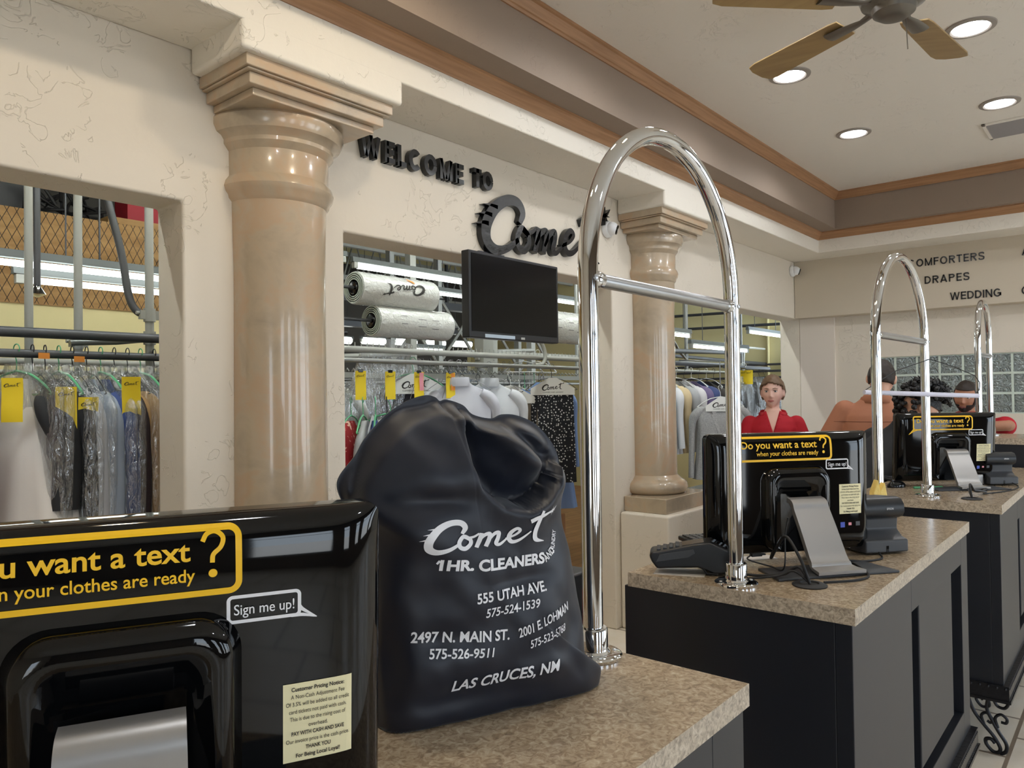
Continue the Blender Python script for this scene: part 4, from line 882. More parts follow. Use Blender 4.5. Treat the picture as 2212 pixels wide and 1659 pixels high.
cable([(1.925, 0.705, CT+0.15), (1.930, 0.715, CT+0.10), (1.918, 0.715, CT+0.02), (1.94, 0.76, CT+0.016), (1.92, 0.81, CT+0.03), (1.95, 0.815, CT+0.036)], 0.002, 'thin dangling cable with a metal plug behind the first arch')
m = MB(); m.box(0, -0.007, -0.004, 0.03, 0.007, 0.004); m.use(M['chrome']).box(0.03, -0.005, -0.002, 0.042, 0.005, 0.002); tag(m.build('usb_plug', M['rubber'], None, loc=(1.95, 0.815, CT+0.036), rz=-0.6), 'small silver tipped plug on the thin dangling cable', 'plug', None, 'thing')
cable([(3.730, 0.575, CT+0.006), (3.75, 0.585, CT+0.05), (3.80, 0.59, CT+0.055), (3.87, 0.585, CT+0.02), (3.95, 0.57, CT+0.012), (4.10, 0.57, CT+0.01)], 0.0045, 'black cable rising from the grommet below the farthest monitor')
cable([(3.730, 0.575, CT+0.006), (3.76, 0.59, CT+0.035), (3.84, 0.60, CT+0.03), (3.93, 0.55, CT+0.012)], 0.004, 'grey sheathed cable lying across the farthest stand foot', mt='grey')
cable([(4.36, 0.50, CT+0.012), (4.30, 0.47, z), (4.15, 0.475, z), (4.0, 0.52, z), (3.92, 0.56, z)], 0.0028, 'thin cable curving from the far printer along the counter edge')
slab('card_strip', (2.06, 0.87, CT+0.0005), math.radians(-37), 0.16, 0.05, 0.0006, 'whitepaper', 'pale paper strip lying under the middle monitor', 'paper')
slab('pen', (4.02, 0.80, CT+0.0005), math.radians(-48), 0.14, 0.012, 0.010, 'hanger_g', 'green pen lying beside the farthest stand', 'pen', 0.003)
# hanging tube with its string
p0, p1 = Vector((3.285, 0.880, 1.5110)), Vector((3.730, 0.545, 1.4890))
m = MB(); m.tube([p0, p1], 0.0095, 20); hb = tag(m.build('hanging_tube', M['paintpole'], None, smooth=50), 'pale lilac tube hung by a string across the second arch', 'tube', None, 'thing')
m = MB(); m.tube([(3.290, 0.876, 1.5205), (3.50, 0.81, 1.60), (3.712, 0.7225, 1.652), (3.722, 0.7215, 1.653), (3.734, 0.63, 1.615), (3.748, 0.556, 1.575), (3.752, 0.54, 1.545), (3.735, 0.54, 1.515), (3.722, 0.551, 1.499)], 0.0016, 6)
tag(m.build('hanging_string', M['rubber'], None), 'thin dark string looped over the second arch holding the pale tube', 'string', None, 'thing')
# red garment hanging behind the middle counter
# ---------------------------------------------------------------- storage hall: rails, lamps, rolls
def pole(name, pts, r, label, cat='pipe', group=None, mt='galv', n=14, smooth_pts=False):
    m = MB(); m.tube(spline(pts, 8) if smooth_pts else pts, r, n); return tag(m.build(name, M[mt], None, smooth=60), label, cat, group, 'thing')
def clamp(parent_label, x, y, z, s=1.0):
    m = MB(); m.tube([(x, y, z-0.03*s), (x, y, z+0.03*s)], 0.026*s, 12).box(x-0.045*s, y-0.012*s, z-0.02*s, x+0.045*s, y+0.012*s, z+0.02*s).tube([(x-0.06*s, y, z+0.008), (x-0.03*s, y, z+0.008)], 0.008, 8)
    tag(m.build('pipe_clamp', M['steel'], None, smooth=40), parent_label, 'clamp', None, 'thing')
pole('conveyor_rail', [(-1.5, 3.42, 1.795), (1.9, 3.42, 1.795)], 0.021, 'thick grey pipe, upper of the rails in the left opening', 'rail', mt='steeldark')
pole('garment_rail', [(-1.5, 3.38, 1.708), (1.9, 3.38, 1.708)], 0.017, 'dark garment rail holding the bagged clothes in the left opening', 'rail', mt='steeldark')
pole('garment_rail', [(-1.5, 3.72, 1.690), (2.1, 3.72, 1.690)], 0.017, 'grey pipe rail behind the garment rail in the left opening', 'rail', mt='steel')
pole('garment_rail', [(-1.5, 3.88, 1.650), (2.1, 3.88, 1.650)], 0.012, 'thin lower pipe rail at the back of the left opening', 'rail', mt='steel')
for x, y, z0, z1, r, l in ((1.075, 3.5, 0, 4.3, 0.016, 'slim grey pole left of centre in the left opening'), (1.262, 3.5, 1.62, 4.3, 0.017, 'bright grey pole in the middle of the left opening'), (1.551, 3.47, 0, 2.62, 0.019, 'grey clamp pole beside the right edge of the left opening'), (1.185, 3.75, 2.03, 4.3, 0.014, 'dark hanging pipe ending in a sprinkler in the left opening')):
    pole('support_pole', [(x, y, z0), (x, y, z1)], r, l, 'pole', mt='steeldark' if r < 0.015 else 'steel')
m = MB(); m.lathe([(0.008, 0.05), (0.012, 0.03), (0.03, 0.0), (0.034, -0.006), (0.006, -0.02)], (1.185, 3.75, 2.0), 16); tag(m.build('sprinkler_head', M['chrome'], None, smooth=40), 'small shiny sprinkler head below the dark hanging pipe', 'sprinkler', None, 'thing')
pole('brace_pipe', [(1.38, 3.6, 2.75), (1.40, 3.58, 2.5), (1.455, 3.54, 2.2), (1.475, 3.51, 2.0), (1.50, 3.49, 1.925), (1.545, 3.47, 1.90)], 0.017, 'long bent brace pipe reaching down to the clamp pole in the left opening', 'pipe', mt='steeldark', smooth_pts=True)
pole('brace_pipe', [(1.215, 3.46, 1.762), (1.235, 3.46, 1.765), (1.40, 3.46, 1.775), (1.551, 3.47, 1.795)], 0.013, 'short cross pipe between the two front poles in the left opening', 'pipe')
clamp('galvanised clamp on the pole beside the left opening jamb, upper one', 1.551, 3.47, 1.905); clamp('galvanised clamp on the pole where the thick pipe passes', 1.551, 3.47, 1.80); clamp('small clamp on the bright middle pole', 1.262, 3.5, 1.765, 0.8)
pole('suspension_rod', [(1.30, 4.15, 2.24), (1.30, 4.15, 4.3)], 0.005, 'thin rod holding the upper tube lamp, left one', 'rod', mt='steeldark', n=8); pole('suspension_rod', [(1.60, 4.15, 2.24), (1.60, 4.15, 4.3)], 0.005, 'thin rod holding the upper tube lamp, right one', 'rod', mt='steeldark', n=8)
def tube_lamp(x0, x1, y, z, label, ntubes=1, tm='tube', r=0.016, h=0.04, w=0.022, hang=True):
    t = thing('tube_lamp', label, 'fluorescent light', ((x0+x1)/2, y, z), group='fluorescent tube lamps in the hall'); a = (x1-x0)/2
    m = MB(); m.prism([(-w, 0.0), (w, 0), (w*0.7, h), (-w*0.7, h)], (-a, 0, 0.012), (0, 1, 0), (0, 0, 1), (1, 0, 0), 0, 2*a); m.build('fixture', M['fixture'], t, bevel=0.003)
    for k in range(ntubes):
        yy = (k-(ntubes-1)/2)*0.05
        m = MB(); m.tube([(-a+0.05, yy, -0.012), (a-0.05, yy, -0.012)], r, 14); m.build('tube', M[tm], t, smooth=60)
        for s in (-1, 1):
            m = MB(); m.box(s*(a-0.03)-0.018, yy-0.018, -0.034, s*(a-0.03)+0.018, yy+0.018, 0.014); m.build('lamp_holder', M['steel'], t, bevel=0.003)
    if hang:
        for s in (-0.6, 0.6):
            m = MB(); m.tube([(s*a, 0, h), (s*a, 0, 4.3-z)], 0.004, 6); m.build('hanging_rod', M['steeldark'], t)
    return t
tube_lamp(0.0, 2.35, 4.15, 2.198, 'long upper tube lamp in front of the plywood in the left opening', hang=False)
tube_lamp(1.225, 2.42, 4.22, 2.132, 'lower tube lamp with its end showing in the left opening')
tube_lamp(2.2, 3.45, 4.5, 2.545, 'short left piece of the bright tube lamp row in the middle opening')
tube_lamp(3.50, 5.35, 4.5, 2.515, 'longest bright tube lamp across the top of the middle opening', r=0.022)
tube_lamp(4.85, 6.3, 5.2, 2.52, 'second bright tube lamp below the first, left of the television')
tube_lamp(5.55, 7.3, 4.5, 2.470, 'bright tube lamp seen right of the television')
tube_lamp(5.95, 6.66, 3.35, 2.075, 'short tube lamp beside the farther column in the right opening')
tube_lamp(6.70, 8.10, 3.38, 1.985, 'long low tube lamp behind the second chrome upright in the right opening')
tube_lamp(8.62, 9.75, 3.60, 2.245, 'slanting tube lamp at the upper right of the right opening')
for k in range(5): tube_lamp(6.2+k*0.62, 6.2+k*0.62+0.5, 8.6, 2.33+0.012*k, '%s of the five small distant tube lamps below the plastic rolls' % ('leftmost', 'second from left', 'middle', 'fourth from left', 'rightmost')[k], r=0.05, hang=True)
tube_lamp(5.6, 6.15, 6.2, 2.05, 'small distant tube lamp just left of the television')
for k in range(5): tube_lamp(-0.8+k*1.75, 0.75+k*1.75, 3.15, 3.05, 'added unseen fill tube above the front rails, %s of five' % ('first', 'second', 'third', 'fourth', 'fifth')[k], tm='tubefill')  # out-of-view tubes added to brighten the clothes on the front rails
for k in range(3): tube_lamp(8.15, 8.85, -0.6+k*1.1, 2.35, 'added unseen fill tube behind the glass blocks, %s of three' % ('first', 'second', 'third')[k], hang=False, tm='tubefill')  # hidden tubes added so the glass blocks catch sparkle
# plywood mezzanine front with chain link mesh
m = MB(); m.box(-3, 4.985, 2.09, 3.0, 5.0, 2.645); ply = tag(m.build('plywood_parapet', M['ply'], None), 'plywood parapet behind chain link mesh in the left opening', 'plywood panel', None, 'thing')
m = MB()
for k in range(46):
    x = 0.6+k*0.05
    m.tube([(x, 4.95, 2.09), (x+0.275 if x+0.275 < 2.9 else 2.9, 4.95, 2.64)], 0.0016, 4); m.tube([(x+0.275, 4.955, 2.09), (x, 4.955, 2.64)], 0.0016, 4)
m.build('chain_link_mesh', M['hanger_k'], ply)
m = MB(); m.box(2.0, 5.05, 2.66, 2.75, 5.4, 2.70); tag(m.build('shelf_board', M['ply'], None), 'brown board lying on top of the plywood parapet', 'board', None, 'thing')
m = MB(); m.box(2.14, 5.10, 2.70, 2.45, 5.3, 2.98); tag(m.build('carton', mat('dark_red_carton', (150, 26, 40), 0.6), None, bevel=0.004), 'dark red box on the board above the plywood', 'box', None, 'thing')
m = MB(); m.box(1.60, 5.22, 2.09, 2.12, 5.6, 2.56); tag(m.build('storage_crate', M['grey'], None, bevel=0.01), 'grey crate on the mezzanine under the hose tangle', 'crate', None, 'thing')
rng = random.Random(5); m = MB()
for k in range(16):
    a = Vector((1.72+rng.random()*.3, 5.3+rng.random()*.2, 2.62+rng.random()*.25)); m.tube(spline([a, a+Vector((rng.uniform(-.1, .1), 0, rng.uniform(-.1, .12))), a+Vector((rng.uniform(-.16, .16), 0.05, rng.uniform(-.1, .16))), a+Vector((rng.uniform(-.2, .2), 0, rng.uniform(-.1, .1)))], 6), 0.010, 6)
tag(m.build('hose_heap', M['rubber'], None, smooth=60), 'dark tangle of hoses stored above the plywood', 'hose heap', None, 'stuff')
m = MB(); m.box(1.30, 5.6, 2.62, 1.72, 5.9, 3.4); tag(m.build('storage_sheet', M['grey'], None, bevel=0.02), 'large grey wrapped sheet leaning above the plywood', 'sheet', None, 'thing')
pole('duct_pipe', [(0.55, 4.0, 2.40), (1.45, 4.9, 3.25)], 0.07, 'thick slanting grey duct at the top left of the left opening', 'duct', mt='steeldark')

# middle opening: rails, hooks, rolls, trusses
m = MB(); m.tube([(2.15, 3.50, 1.797), (6.4, 3.50, 1.797)], 0.019, 14)
for k in range(int(4.2/0.045)): m.tube([(2.2+k*0.045, 3.50, 1.812), (2.2+k*0.045, 3.50, 1.838)], 0.003, 5)
tag(m.build('pegged_rail', M['steel'], None, smooth=50), 'pale rail studded with small pegs, upper rail in the middle opening', 'rail', None, 'thing')
pole('garment_rail', [(2.1, 3.42, 1.729), (4.95, 3.42, 1.722)], 0.0145, 'bright steel rail carrying the yellow tags in the middle opening', 'rail')
m = MB(); m.box(2.9, 4.3, 1.655, 6.2, 4.32, 1.695).box(3.0, 4.30, 1.69, 3.03, 4.32, 4.3).box(6.1, 4.30, 1.69, 6.13, 4.32, 4.3)
for k in range(60):
    x = 2.95+k*0.054; m.tube([(x, 4.29, 1.70), (x, 4.27, 1.72), (x, 4.25, 1.70)], 0.005, 5)
tag(m.build('slotted_conveyor', M['steel'], None), 'perforated conveyor track with a row of hooks behind the tags', 'conveyor', None, 'thing')
pole('garment_rail', [(3.3, 4.75, 1.63), (6.8, 4.75, 1.63)], 0.014, 'grey rail below the perforated conveyor track', 'rail')
pole('brace_pipe', [(3.28, 4.88, 1.82), (4.45, 4.88, 1.89), (6.25, 4.97, 1.99)], 0.020, 'slightly rising pale pipe behind the television', 'pipe', mt='steel')
pole('garment_rail', [(4.55, 4.1, 1.86), (6.6, 4.1, 1.86)], 0.026, 'thick pale pipe right below the television', 'rail', mt='steel')
pole('hook_pipe', [(4.42, 3.46, 1.95), (4.47, 3.45, 1.86), (4.47, 3.44, 1.79), (4.43, 3.44, 1.745), (4.33, 3.43, 1.735)], 0.015, 'curved hook pipe below the right corner of the television', 'pipe', mt='steel', smooth_pts=True)
for x, y, l in ((3.28, 4.9, 'pale square post left of the plastic rolls'), (4.45, 4.9, 'pale square post behind the plastic rolls'), (5.35, 4.75, 'pale square post just left of the television'), (6.25, 5.0, 'pale square post hidden partly by the television')):
    m = MB(); m.box(x-0.035, y-0.035, 0, x+0.035, y+0.035, 4.3); tag(m.build('square_post', M['steel'], None, bevel=0.004), l, 'post', None, 'thing')
m = MB(); m.box(4.42, 4.02, 1.74, 4.54, 4.12, 1.98).box(4.40, 4.06, 1.80, 4.60, 4.10, 1.84); tag(m.build('junction_plate', M['steel'], None, bevel=0.005), 'pale junction plate on the rails below the television', 'bracket', None, 'thing')
for k, y in enumerate((6.2, 7.2, 8.2, 9.2)):
    t = thing('roof_truss', 'pale lattice roof truss, %s one across the hall' % ('nearest', 'second', 'third', 'farthest')[k], 'truss', (0, y, 3.3 if k < 2 else 3.1), group='roof trusses'); m = MB(); m.box(3.1, -0.03, 0.55, 10.1, 0.03, 0.61); m.build('top_chord', M['steel'], t); m = MB(); m.box(3.1, -0.03, 0, 10.1, 0.03, 0.06); m.build('bottom_chord', M['steel'], t); m = MB()
    for i in range(18): x = 3.2+i*0.38; m.tube([(x, 0, 0.03), (x+0.19, 0, 0.58), (x+0.38, 0, 0.03)], 0.014, 6)
    m.build('web', M['steel'], t)
    for x in (3.6, 6.6, 9.6): m = MB(); m.box(x-0.03, -0.03, 0.6, x+0.03, 0.03, 4.3-t.location.z); m.build('hanger_strut', M['steel'], t)
m = MB()
for i in range(4): a = 5.6+i*0.75; m.tube([(a, 6.5, 1.9), (a+0.75, 6.5, 2.75)], 0.02, 6).tube([(a+0.75, 6.52, 1.9), (a, 6.52, 2.75)], 0.02, 6).box(a-0.03, 6.47, 0, a+0.03, 6.55, 3.3)
tag(m.build('lattice_frame', M['steel'], None), 'crossed lattice steel frame behind the plastic rolls', 'steel frame', None, 'thing')
m = MB(); m.box(3.3, 9.5, 1.4, 10, 9.58, 3.6); tag(m.build('dark_shutter', M['dark'], None), 'dark panelling far back in the hall', 'panel', None, 'thing')
for k, (z, l) in enumerate(((2.75, 'upper'), (2.45, 'lower'))):
    m = MB(); yy = 7.6+0.35*k; m.box(3.1, yy, z, 10, yy+0.15, z+0.10).box(5, yy+0.06, z+0.1, 5.04, yy+0.10, 4.3).box(8, yy+0.06, z+0.1, 8.04, yy+0.10, 4.3); tag(m.build('cable_tray', M['steeldark'], None), '%s dark tray running across the back of the hall' % l, 'tray', None, 'thing')
def film_roll(loc, L, r, label, printed, group='rolls of garment film'):
    t = thing('film_roll', label, 'plastic roll', loc, 0, group); X = Matrix.Rotation(PI/2, 4, 'Y')
    m = MB(); prof = [(0.036, 0.0), (r*0.55, -0.004), (r*0.8, 0.0), (r*0.97, 0.003), (r, 0.012), (r, 0.075), (r*0.985, 0.08)]+[(r*(0.985+0.012*math.sin(k*2.1)), 0.08+(L-0.16)*k/14) for k in range(1, 15)]+[(r*1.0, L-0.07), (r*1.0, L-0.012), (r*0.97, L), (0.03, L)]
    m.lathe(prof, n=44, T=X); m.build('film', M['filmroll'], t, smooth=40)
    m = MB()
    for q in (0.5, 0.62, 0.74, 0.86): m.lathe([(r*q, -0.0045), (r*q+0.003, -0.0055), (r*q+0.006, -0.0045)], n=40, T=X)
    m.build('wound_edge', M['rollend'], t, smooth=40)
    m = MB(); m.lathe([(0.010, -0.006), (0.034, -0.010), (0.040, -0.006), (0.040, 0.01)], n=28, T=X); c = m.build('core_plug', M['lens'], t, smooth=40)
    m = MB(); m.tube([(-0.30, 0, 0), (L+0.12, 0, 0)], 0.010, 10); m.build('spindle', M['steeldark'], t, smooth=50)
    def R(u, a, d=0.0015): return Vector((u, -math.cos(a)*(r+d), math.sin(a)*(r+d)))
    if printed:
        m = MB(); logo(m, lambda u, v, d: R(L*0.80-u*0.36, 0.15-v*2.9+0.35, 0.004)); m.build('printed_mark', M['ink'], t)
        m = MB(); L2, R2 = ribbon([(L*0.58, 0.9), (L*0.62, 0.75), (L*0.66, 0.55)], [.01, .03, .004], 5); m.add([R(a, b, 0.004) for a, b in L2+R2], [(i, i+1, len(L2)+i+1, len(L2)+i) for i in range(len(L2)-1)]); m.build('printed_flash', M['orange'], t)
    else:
        m = MB()
        for u, a, w in ((0.16, 0.35, .05), (0.16, -0.15, .05), (0.30, 0.20, .07), (0.30, -0.25, .07), (0.42, 0.2, .06), (0.42, -0.35, .06)): m.add([R(u, a), R(u+w, a), R(u+w, a+0.03), R(u, a+0.03)], [(0, 1, 2, 3)])
        m.build('printed_mark', M['grey'], t)
    return t
film_roll((2.815, 3.60, 2.172), 0.62, 0.100, 'upper clear plastic roll printed with the black script mark', True)
film_roll((2.945, 3.60, 1.983), 0.63, 0.098, 'lower clear plastic roll with faint grey print', False)
film_roll((4.55, 3.62, 2.06), 0.62, 0.130, 'clear plastic roll right of the television', False)
film_roll((2.25, 3.9, 1.93), 0.62, 0.10, 'clear plastic roll half hidden left below the other two', False)
pole('support_pole', [(1.97, 3.9, 0), (1.97, 3.9, 4.3)], 0.02, 'pole hidden left of the middle opening holding a film roll', 'pole', mt='steel'); pole('support_pole', [(5.26, 3.62, 0), (5.26, 3.62, 4.3)], 0.02, 'pole behind the first chrome arch holding the roll right of the television', 'pole', mt='steel')
pole('support_pole', [(2.60, 3.60, 0), (2.60, 3.60, 4.3)], 0.02, 'pole at the left edge of the middle opening holding the roll spindles', 'pole', mt='steel')

# ---------------------------------------------------------------- garments
_gm = {}
def garment_mesh(sw, length, hem, thick, sleeve, seed, neck=0.055):
    key = (sw, length, hem, thick, sleeve, seed)
    if key in _gm: return _gm[key]
    rg = random.Random(seed); m = MB(); NZ, NA = 26, 36; vs = []; ph = [rg.uniform(0, 6) for _ in range(4)]
    for j in range(NZ+1):
        t = j/NZ; z = -0.115-t*(length-0.115)
        s = sm(min(1, t/0.16)); w = neck+(sw/2-neck)*(s**0.8)
        if t > 0.16: k = (t-0.16)/0.84; w = sw/2*(1-0.10*math.sin(min(1, k*2)*PI/2))+(hem/2-sw/2*0.9)*(k*k if hem < 0.7 else k)
        th = thick*(0.35+0.65*sm(t/0.3))+(0.46*t*t if hem > 0.7 else 0)
        for i in range(NA):
            a = 2*PI*i/NA; c, sn = math.cos(a), math.sin(a); f = 0.012*t*(math.sin(5*a+ph[0])+0.7*math.sin(9*a+ph[1]+3*t))
            vs.append(((abs(c)**0.8)*math.copysign(1, c)*(w+f), (abs(sn)**0.6)*math.copysign(1, sn)*(th/2+f*1.2)+0.012*math.sin(3*t+ph[2]), z))
    fs = [(j*NA+i, j*NA+(i+1) % NA, (j+1)*NA+(i+1) % NA, (j+1)*NA+i) for j in range(NZ) for i in range(NA)]+[tuple(range(NA))]
    m.add(vs, fs)
    if sleeve:
        for s in (-1, 1):
            P = [(s*(sw/2-0.075), 0, -0.19), (s*(sw/2-0.015), 0, -0.235), (s*(sw/2+0.025), 0.01, -0.32), (s*(sw/2+0.035), 0.018, -0.165-sleeve*0.6), (s*(sw/2+0.045), 0.008, -0.165-sleeve)]
            m.tube(spline(P, 5), [0.040+0.022*math.sin(min(1, q/12)*PI)-0.004*q/20 for q in range(21)], 14, flat=0.72)
    me = m.mesh('garment', 70); _gm[key] = me; return me
def hanger_mesh(w, kind):
    key = ('h', w, kind)
    if key not in _gm:
        m = MB(); r = 0.0022 if kind == 'wire' else 0.005
        m.tube(spline([(0.012, 0, -0.012), (0.019, 0, 0.006), (0.008, 0, 0.021), (-0.010, 0, 0.019), (-0.018, 0, 0.002), (-0.010, 0, -0.02), (0, 0, -0.045), (0, 0, -0.085)], 5), min(r, 0.0024), 6)
        m.tube(spline([(0, 0, -0.083), (-w*0.25, 0, -0.105), (-w/2, 0, -0.165), (-w/2+0.012, 0, -0.178), (0, 0, -0.176), (w/2-0.012, 0, -0.178), (w/2, 0, -0.165), (w*0.25, 0, -0.105), (0, 0, -0.083)], 4), r, 6)
        _gm[key] = m.mesh('hanger', 60)
    return _gm[key]
def cover_mesh(sw, length, seed):
    key = ('c', sw, length, seed)
    if key not in _gm:
        rg = random.Random(seed); m = MB(); NZ, NA = 24, 32; ph = [rg.uniform(0, 6) for _ in range(4)]; vs = []
        for j in range(NZ+1):
            t = j/NZ; z = -0.055-t*length; w = 0.03+(sw/2)*sm(min(1, t/0.17)); th = 0.02+0.050*sm(t/0.25)
            for i in range(NA):
                a = 2*PI*i/NA; f = 0.010*math.sin(4*a+ph[0]+5*t)+0.008*math.sin(11*a+ph[1]); vs.append((math.cos(a)*(w+0.03+f*t), math.sin(a)*(th/2+0.018+f), z+0.01*math.sin(3*a)*t))
        m.add(vs, [(j*NA+i, j*NA+(i+1) % NA, (j+1)*NA+(i+1) % NA, (j+1)*NA+i) for j in range(NZ) for i in range(NA)]); _gm[key] = m.mesh('plastic_cover', 80)
    return _gm[key]
_cl = {}
def cloth(rgb, kind=None):
    k = (rgb, kind)
    if k not in _cl:
        if kind == 'dots':
            m = mat('dotted_cloth', rgb, 0.8); nt = m.node_tree; v = nt.nodes.new('ShaderNodeTexVoronoi'); v.inputs['Scale'].default_value = 48; v.inputs['Randomness'].default_value = 0.7
            nt.links.new(nt.nodes['Texture Coordinate'].outputs['Object'], v.inputs['Vector']); r = nt.nodes.new('ShaderNodeValToRGB'); e = r.color_ramp.elements; e[0].position = 0.24; e[0].color = lin((222, 224, 224)); e[1].position = 0.30; e[1].color = lin(rgb)
            nt.links.new(v.outputs['Distance'], r.inputs['Fac']); nt.links.new(r.outputs['Color'], nt.nodes['Principled BSDF'].inputs['Base Color']); _cl[k] = m
        elif kind == 'floral': _cl[k] = mat('floral_cloth', rgb, 0.8, mott=(26, [(0.55, rgb), (0.62, (230, 190, 170))], 3))
        elif kind == 'speck': _cl[k] = mat('tweed_cloth', rgb, 0.85, mott=(220, [(0.4, tuple(int(c*.8) for c in rgb)), (0.6, rgb)], 2))
        else: _cl[k] = mat('cloth', rgb, 0.8, bump=(160, 0.15, 0.001))
    return _cl[k]
def link(name, me, parent, mtl, loc=None):
    """a part sharing mesh data, with its own material on the object"""
    o = bpy.data.objects.new(name, me); COL.objects.link(o); o.parent = parent
    if not me.materials: me.materials.append(mtl)
    o.material_slots[0].link = 'OBJECT'; o.material_slots[0].material = mtl
    if loc: o.location = loc
    return o
def tag_part(parent, loc, w=0.055, h=0.145, m_='yellow', rx=0, rz=0, logo_=True):
    key = ('tag', w, h)
    if key not in _gm:
        m = MB(); n = 6
        vs = [(-w/2+w*i, 0.004*math.sin(j*0.9), -h*j/n) for j in range(n+1) for i in (0, 1)]; m.add(vs, [(2*j, 2*j+1, 2*j+3, 2*j+2) for j in range(n)]); _gm[key] = m.mesh('tag', 80)
    o = link('order_tag', _gm[key], parent, M[m_], loc); o.rotation_euler = (rx, 0, rz)
    if logo_:
        k2 = ('taglogo', w)
        if k2 not in _gm:
            m = MB(); logo(m, lambda u, v, d: Vector((-w*0.40+u*w*0.8, -0.0022, -0.035+v*w*0.8)))
            for k in range(0): m.box(-w*0.36, -0.0045, -0.060-k*0.015, w*(0.2+0.03*(k % 3)), -0.0042, -0.0585-k*0.015)
            _gm[k2] = m.mesh('tag_print')
        link('tag_print', _gm[k2], o, M['ink'])
    return o
def garment(name, label, cat, loc, rz, rgb, group, sw=0.44, length=0.85, hem=0.46, thick=0.09, sleeve=0.58, seed=1, hanger='wire', plastic=False, tagged=None, kind=None, parts=None, cover_len=None, hm=None):
    t = thing(name, label, cat, loc, rz, group)
    link('cloth', garment_mesh(sw, length, hem, thick, sleeve, seed), t, cloth(rgb, kind))
    hmat = {'wire': M['wire'], 'dark': M['hanger_k'], 'green': M['hanger_g'], 'white': M['hanger_w']}[hanger]
    link('hanger', hanger_mesh(0.40, 'wire' if hanger in ('wire', 'dark') else 'plastic'), t, hmat)
    if plastic: link('plastic_cover', cover_mesh(sw+0.04, cover_len or length*1.02, seed), t, M['film'])
    if tagged: tag_part(t, tagged[:3], w=0.07, h=0.165, rz=tagged[3] if len(tagged) > 3 else 0)
    if parts: parts(t)
    return t
def cape(t, w=0.36, z0=-0.085, h=0.13, y=-0.055, txt=True):
    m = MB(); P = [(-0.03, z0), (0.03, z0), (w/2, z0-h*0.62), (w/2, z0-h), (-w/2, z0-h), (-w/2, z0-h*0.62)]; m.prism(P, (0, y, 0), (1, 0, 0), (0, 0, 1), (0, 1, 0), 0, 0.0012); c = m.build('paper_cape', M['cape'], t)
    m = MB(); logo(m, lambda u, v, d: Vector((-0.095+u*0.19, y-0.0012, z0-h*0.74+v*0.19))); vs, fs = fit_text('CLEANERS AND LAUNDRY', 0.17, 0.010); m.add([Vector((a-0.085, y-0.0012, z0-h*0.88+b)) for a, b in vs], fs); m.build('cape_print', M['ink'], c)
def lapels(t, rgb, y=-0.058):
    m = MB()
    for s in (-1, 1): m.prism([(s*0.045, -0.12), (s*0.105, -0.19), (s*0.085, -0.24), (s*0.10, -0.25), (s*0.03, -0.44), (s*0.02, -0.42), (s*0.055, -0.24)], (0, y, 0), (1, 0, 0), (0, 0, 1), (0, 1, 0), 0, 0.006)
    m.build('lapel', cloth(rgb, 'speck'), t)
def collar(t, rgb, w=0.075):
    m = MB(); m.lathe([(0.060, -0.150), (0.066, -0.135), (0.062, -0.100), (0.059, -0.092), (0.052, -0.094), (0.050, -0.13)], n=32, T=Matrix.Diagonal((1.08, 0.66, 1, 1))); m.build('collar', cloth(rgb), t, smooth=50)
G1 = 'plastic covered clothes on the left opening rail'
ROW1 = [  # x along the rail, colour, name, description, kind of shape, tag
    (0.60, (120, 30, 36), 'dress', 'dark red garment', 'coat', None), (0.70, (150, 40, 46), 'dress', 'red garment cut by the left edge', 'coat', None), (0.80, (180, 150, 150), 'dress', 'dusty pink garment left of the white gown', 'coat', None),
    (0.995, (236, 232, 228), 'gown', 'long white gown with a big yellow tag', 'gown', (0.13, -0.10, -0.115, 0.75)),
    (1.05, (40, 42, 46), 'jacket', 'black jacket right of the white gown', 'jacket', None), (1.095, (26, 28, 32), 'jacket', 'black jacket with a crumpled yellow tag', 'jacket', (0.262, 0.0, -0.15, 1.35)),
    (1.145, (34, 36, 42), 'coat', 'long black coat with creases', 'coat', (0.262, 0.0, -0.19, 1.35)), (1.195, (196, 198, 204), 'shirt', 'grey shirt with red tie and yellow tag', 'jacket', None),
    (1.25, (160, 172, 190), 'dress', 'pale blue long dress', 'coat', None), (1.305, (64, 84, 140), 'jacket', 'blue shirt with hanging sleeve', 'coat', (0.262, 0.0, -0.11, 1.35)),
    (1.36, (46, 34, 40), 'coat', 'dark plum coat', 'coat', None), (1.415, (178, 142, 96), 'jacket', 'tan jacket', 'jacket', None), (1.47, (46, 60, 84), 'coat', 'navy coat with yellow tag', 'coat', (0.262, 0.0, -0.15, 1.35)),
    (1.53, (24, 25, 30), 'suit', 'black suit', 'coat', None), (1.585, (214, 214, 212), 'shirt', 'white shirt with rolled sleeve', 'shirt', None), (1.64, (168, 172, 184), 'jacket', 'pale grey suit jacket with dark cuff buttons', 'jacket', (0.262, 0.0, -0.11, 1.35)), (1.70, (52, 46, 46), 'coat', 'dark brown coat at the opening jamb', 'coat', None)]
for i, (x, rgb, nm, d, k, tg) in enumerate(ROW1):
    L = {'coat': 1.05, 'jacket': 0.80, 'gown': 1.25, 'shirt': 0.74}[k]
    kw = dict(sw=0.44, length=L, hem=0.44, sleeve=0.58 if k != 'gown' else 0, seed=i % 5, thick=0.05)
    if nm == 'jacket' and i in (4, 5): kw.update(length=0.60, sleeve=0.45); L = 0.62
    if k == 'gown': kw.update(sw=0.36, hem=0.98, thick=0.16)
    garment('hanging_'+nm, d+', under plastic in the left opening', 'clothing', (x, 3.38, 1.722), -PI/2+0.06*math.sin(i*2.3)+(0.25 if k == 'gown' else 0), rgb, G1, plastic=True, hanger='dark' if i % 3 else 'green', tagged=tg, cover_len=L*1.05, **kw)
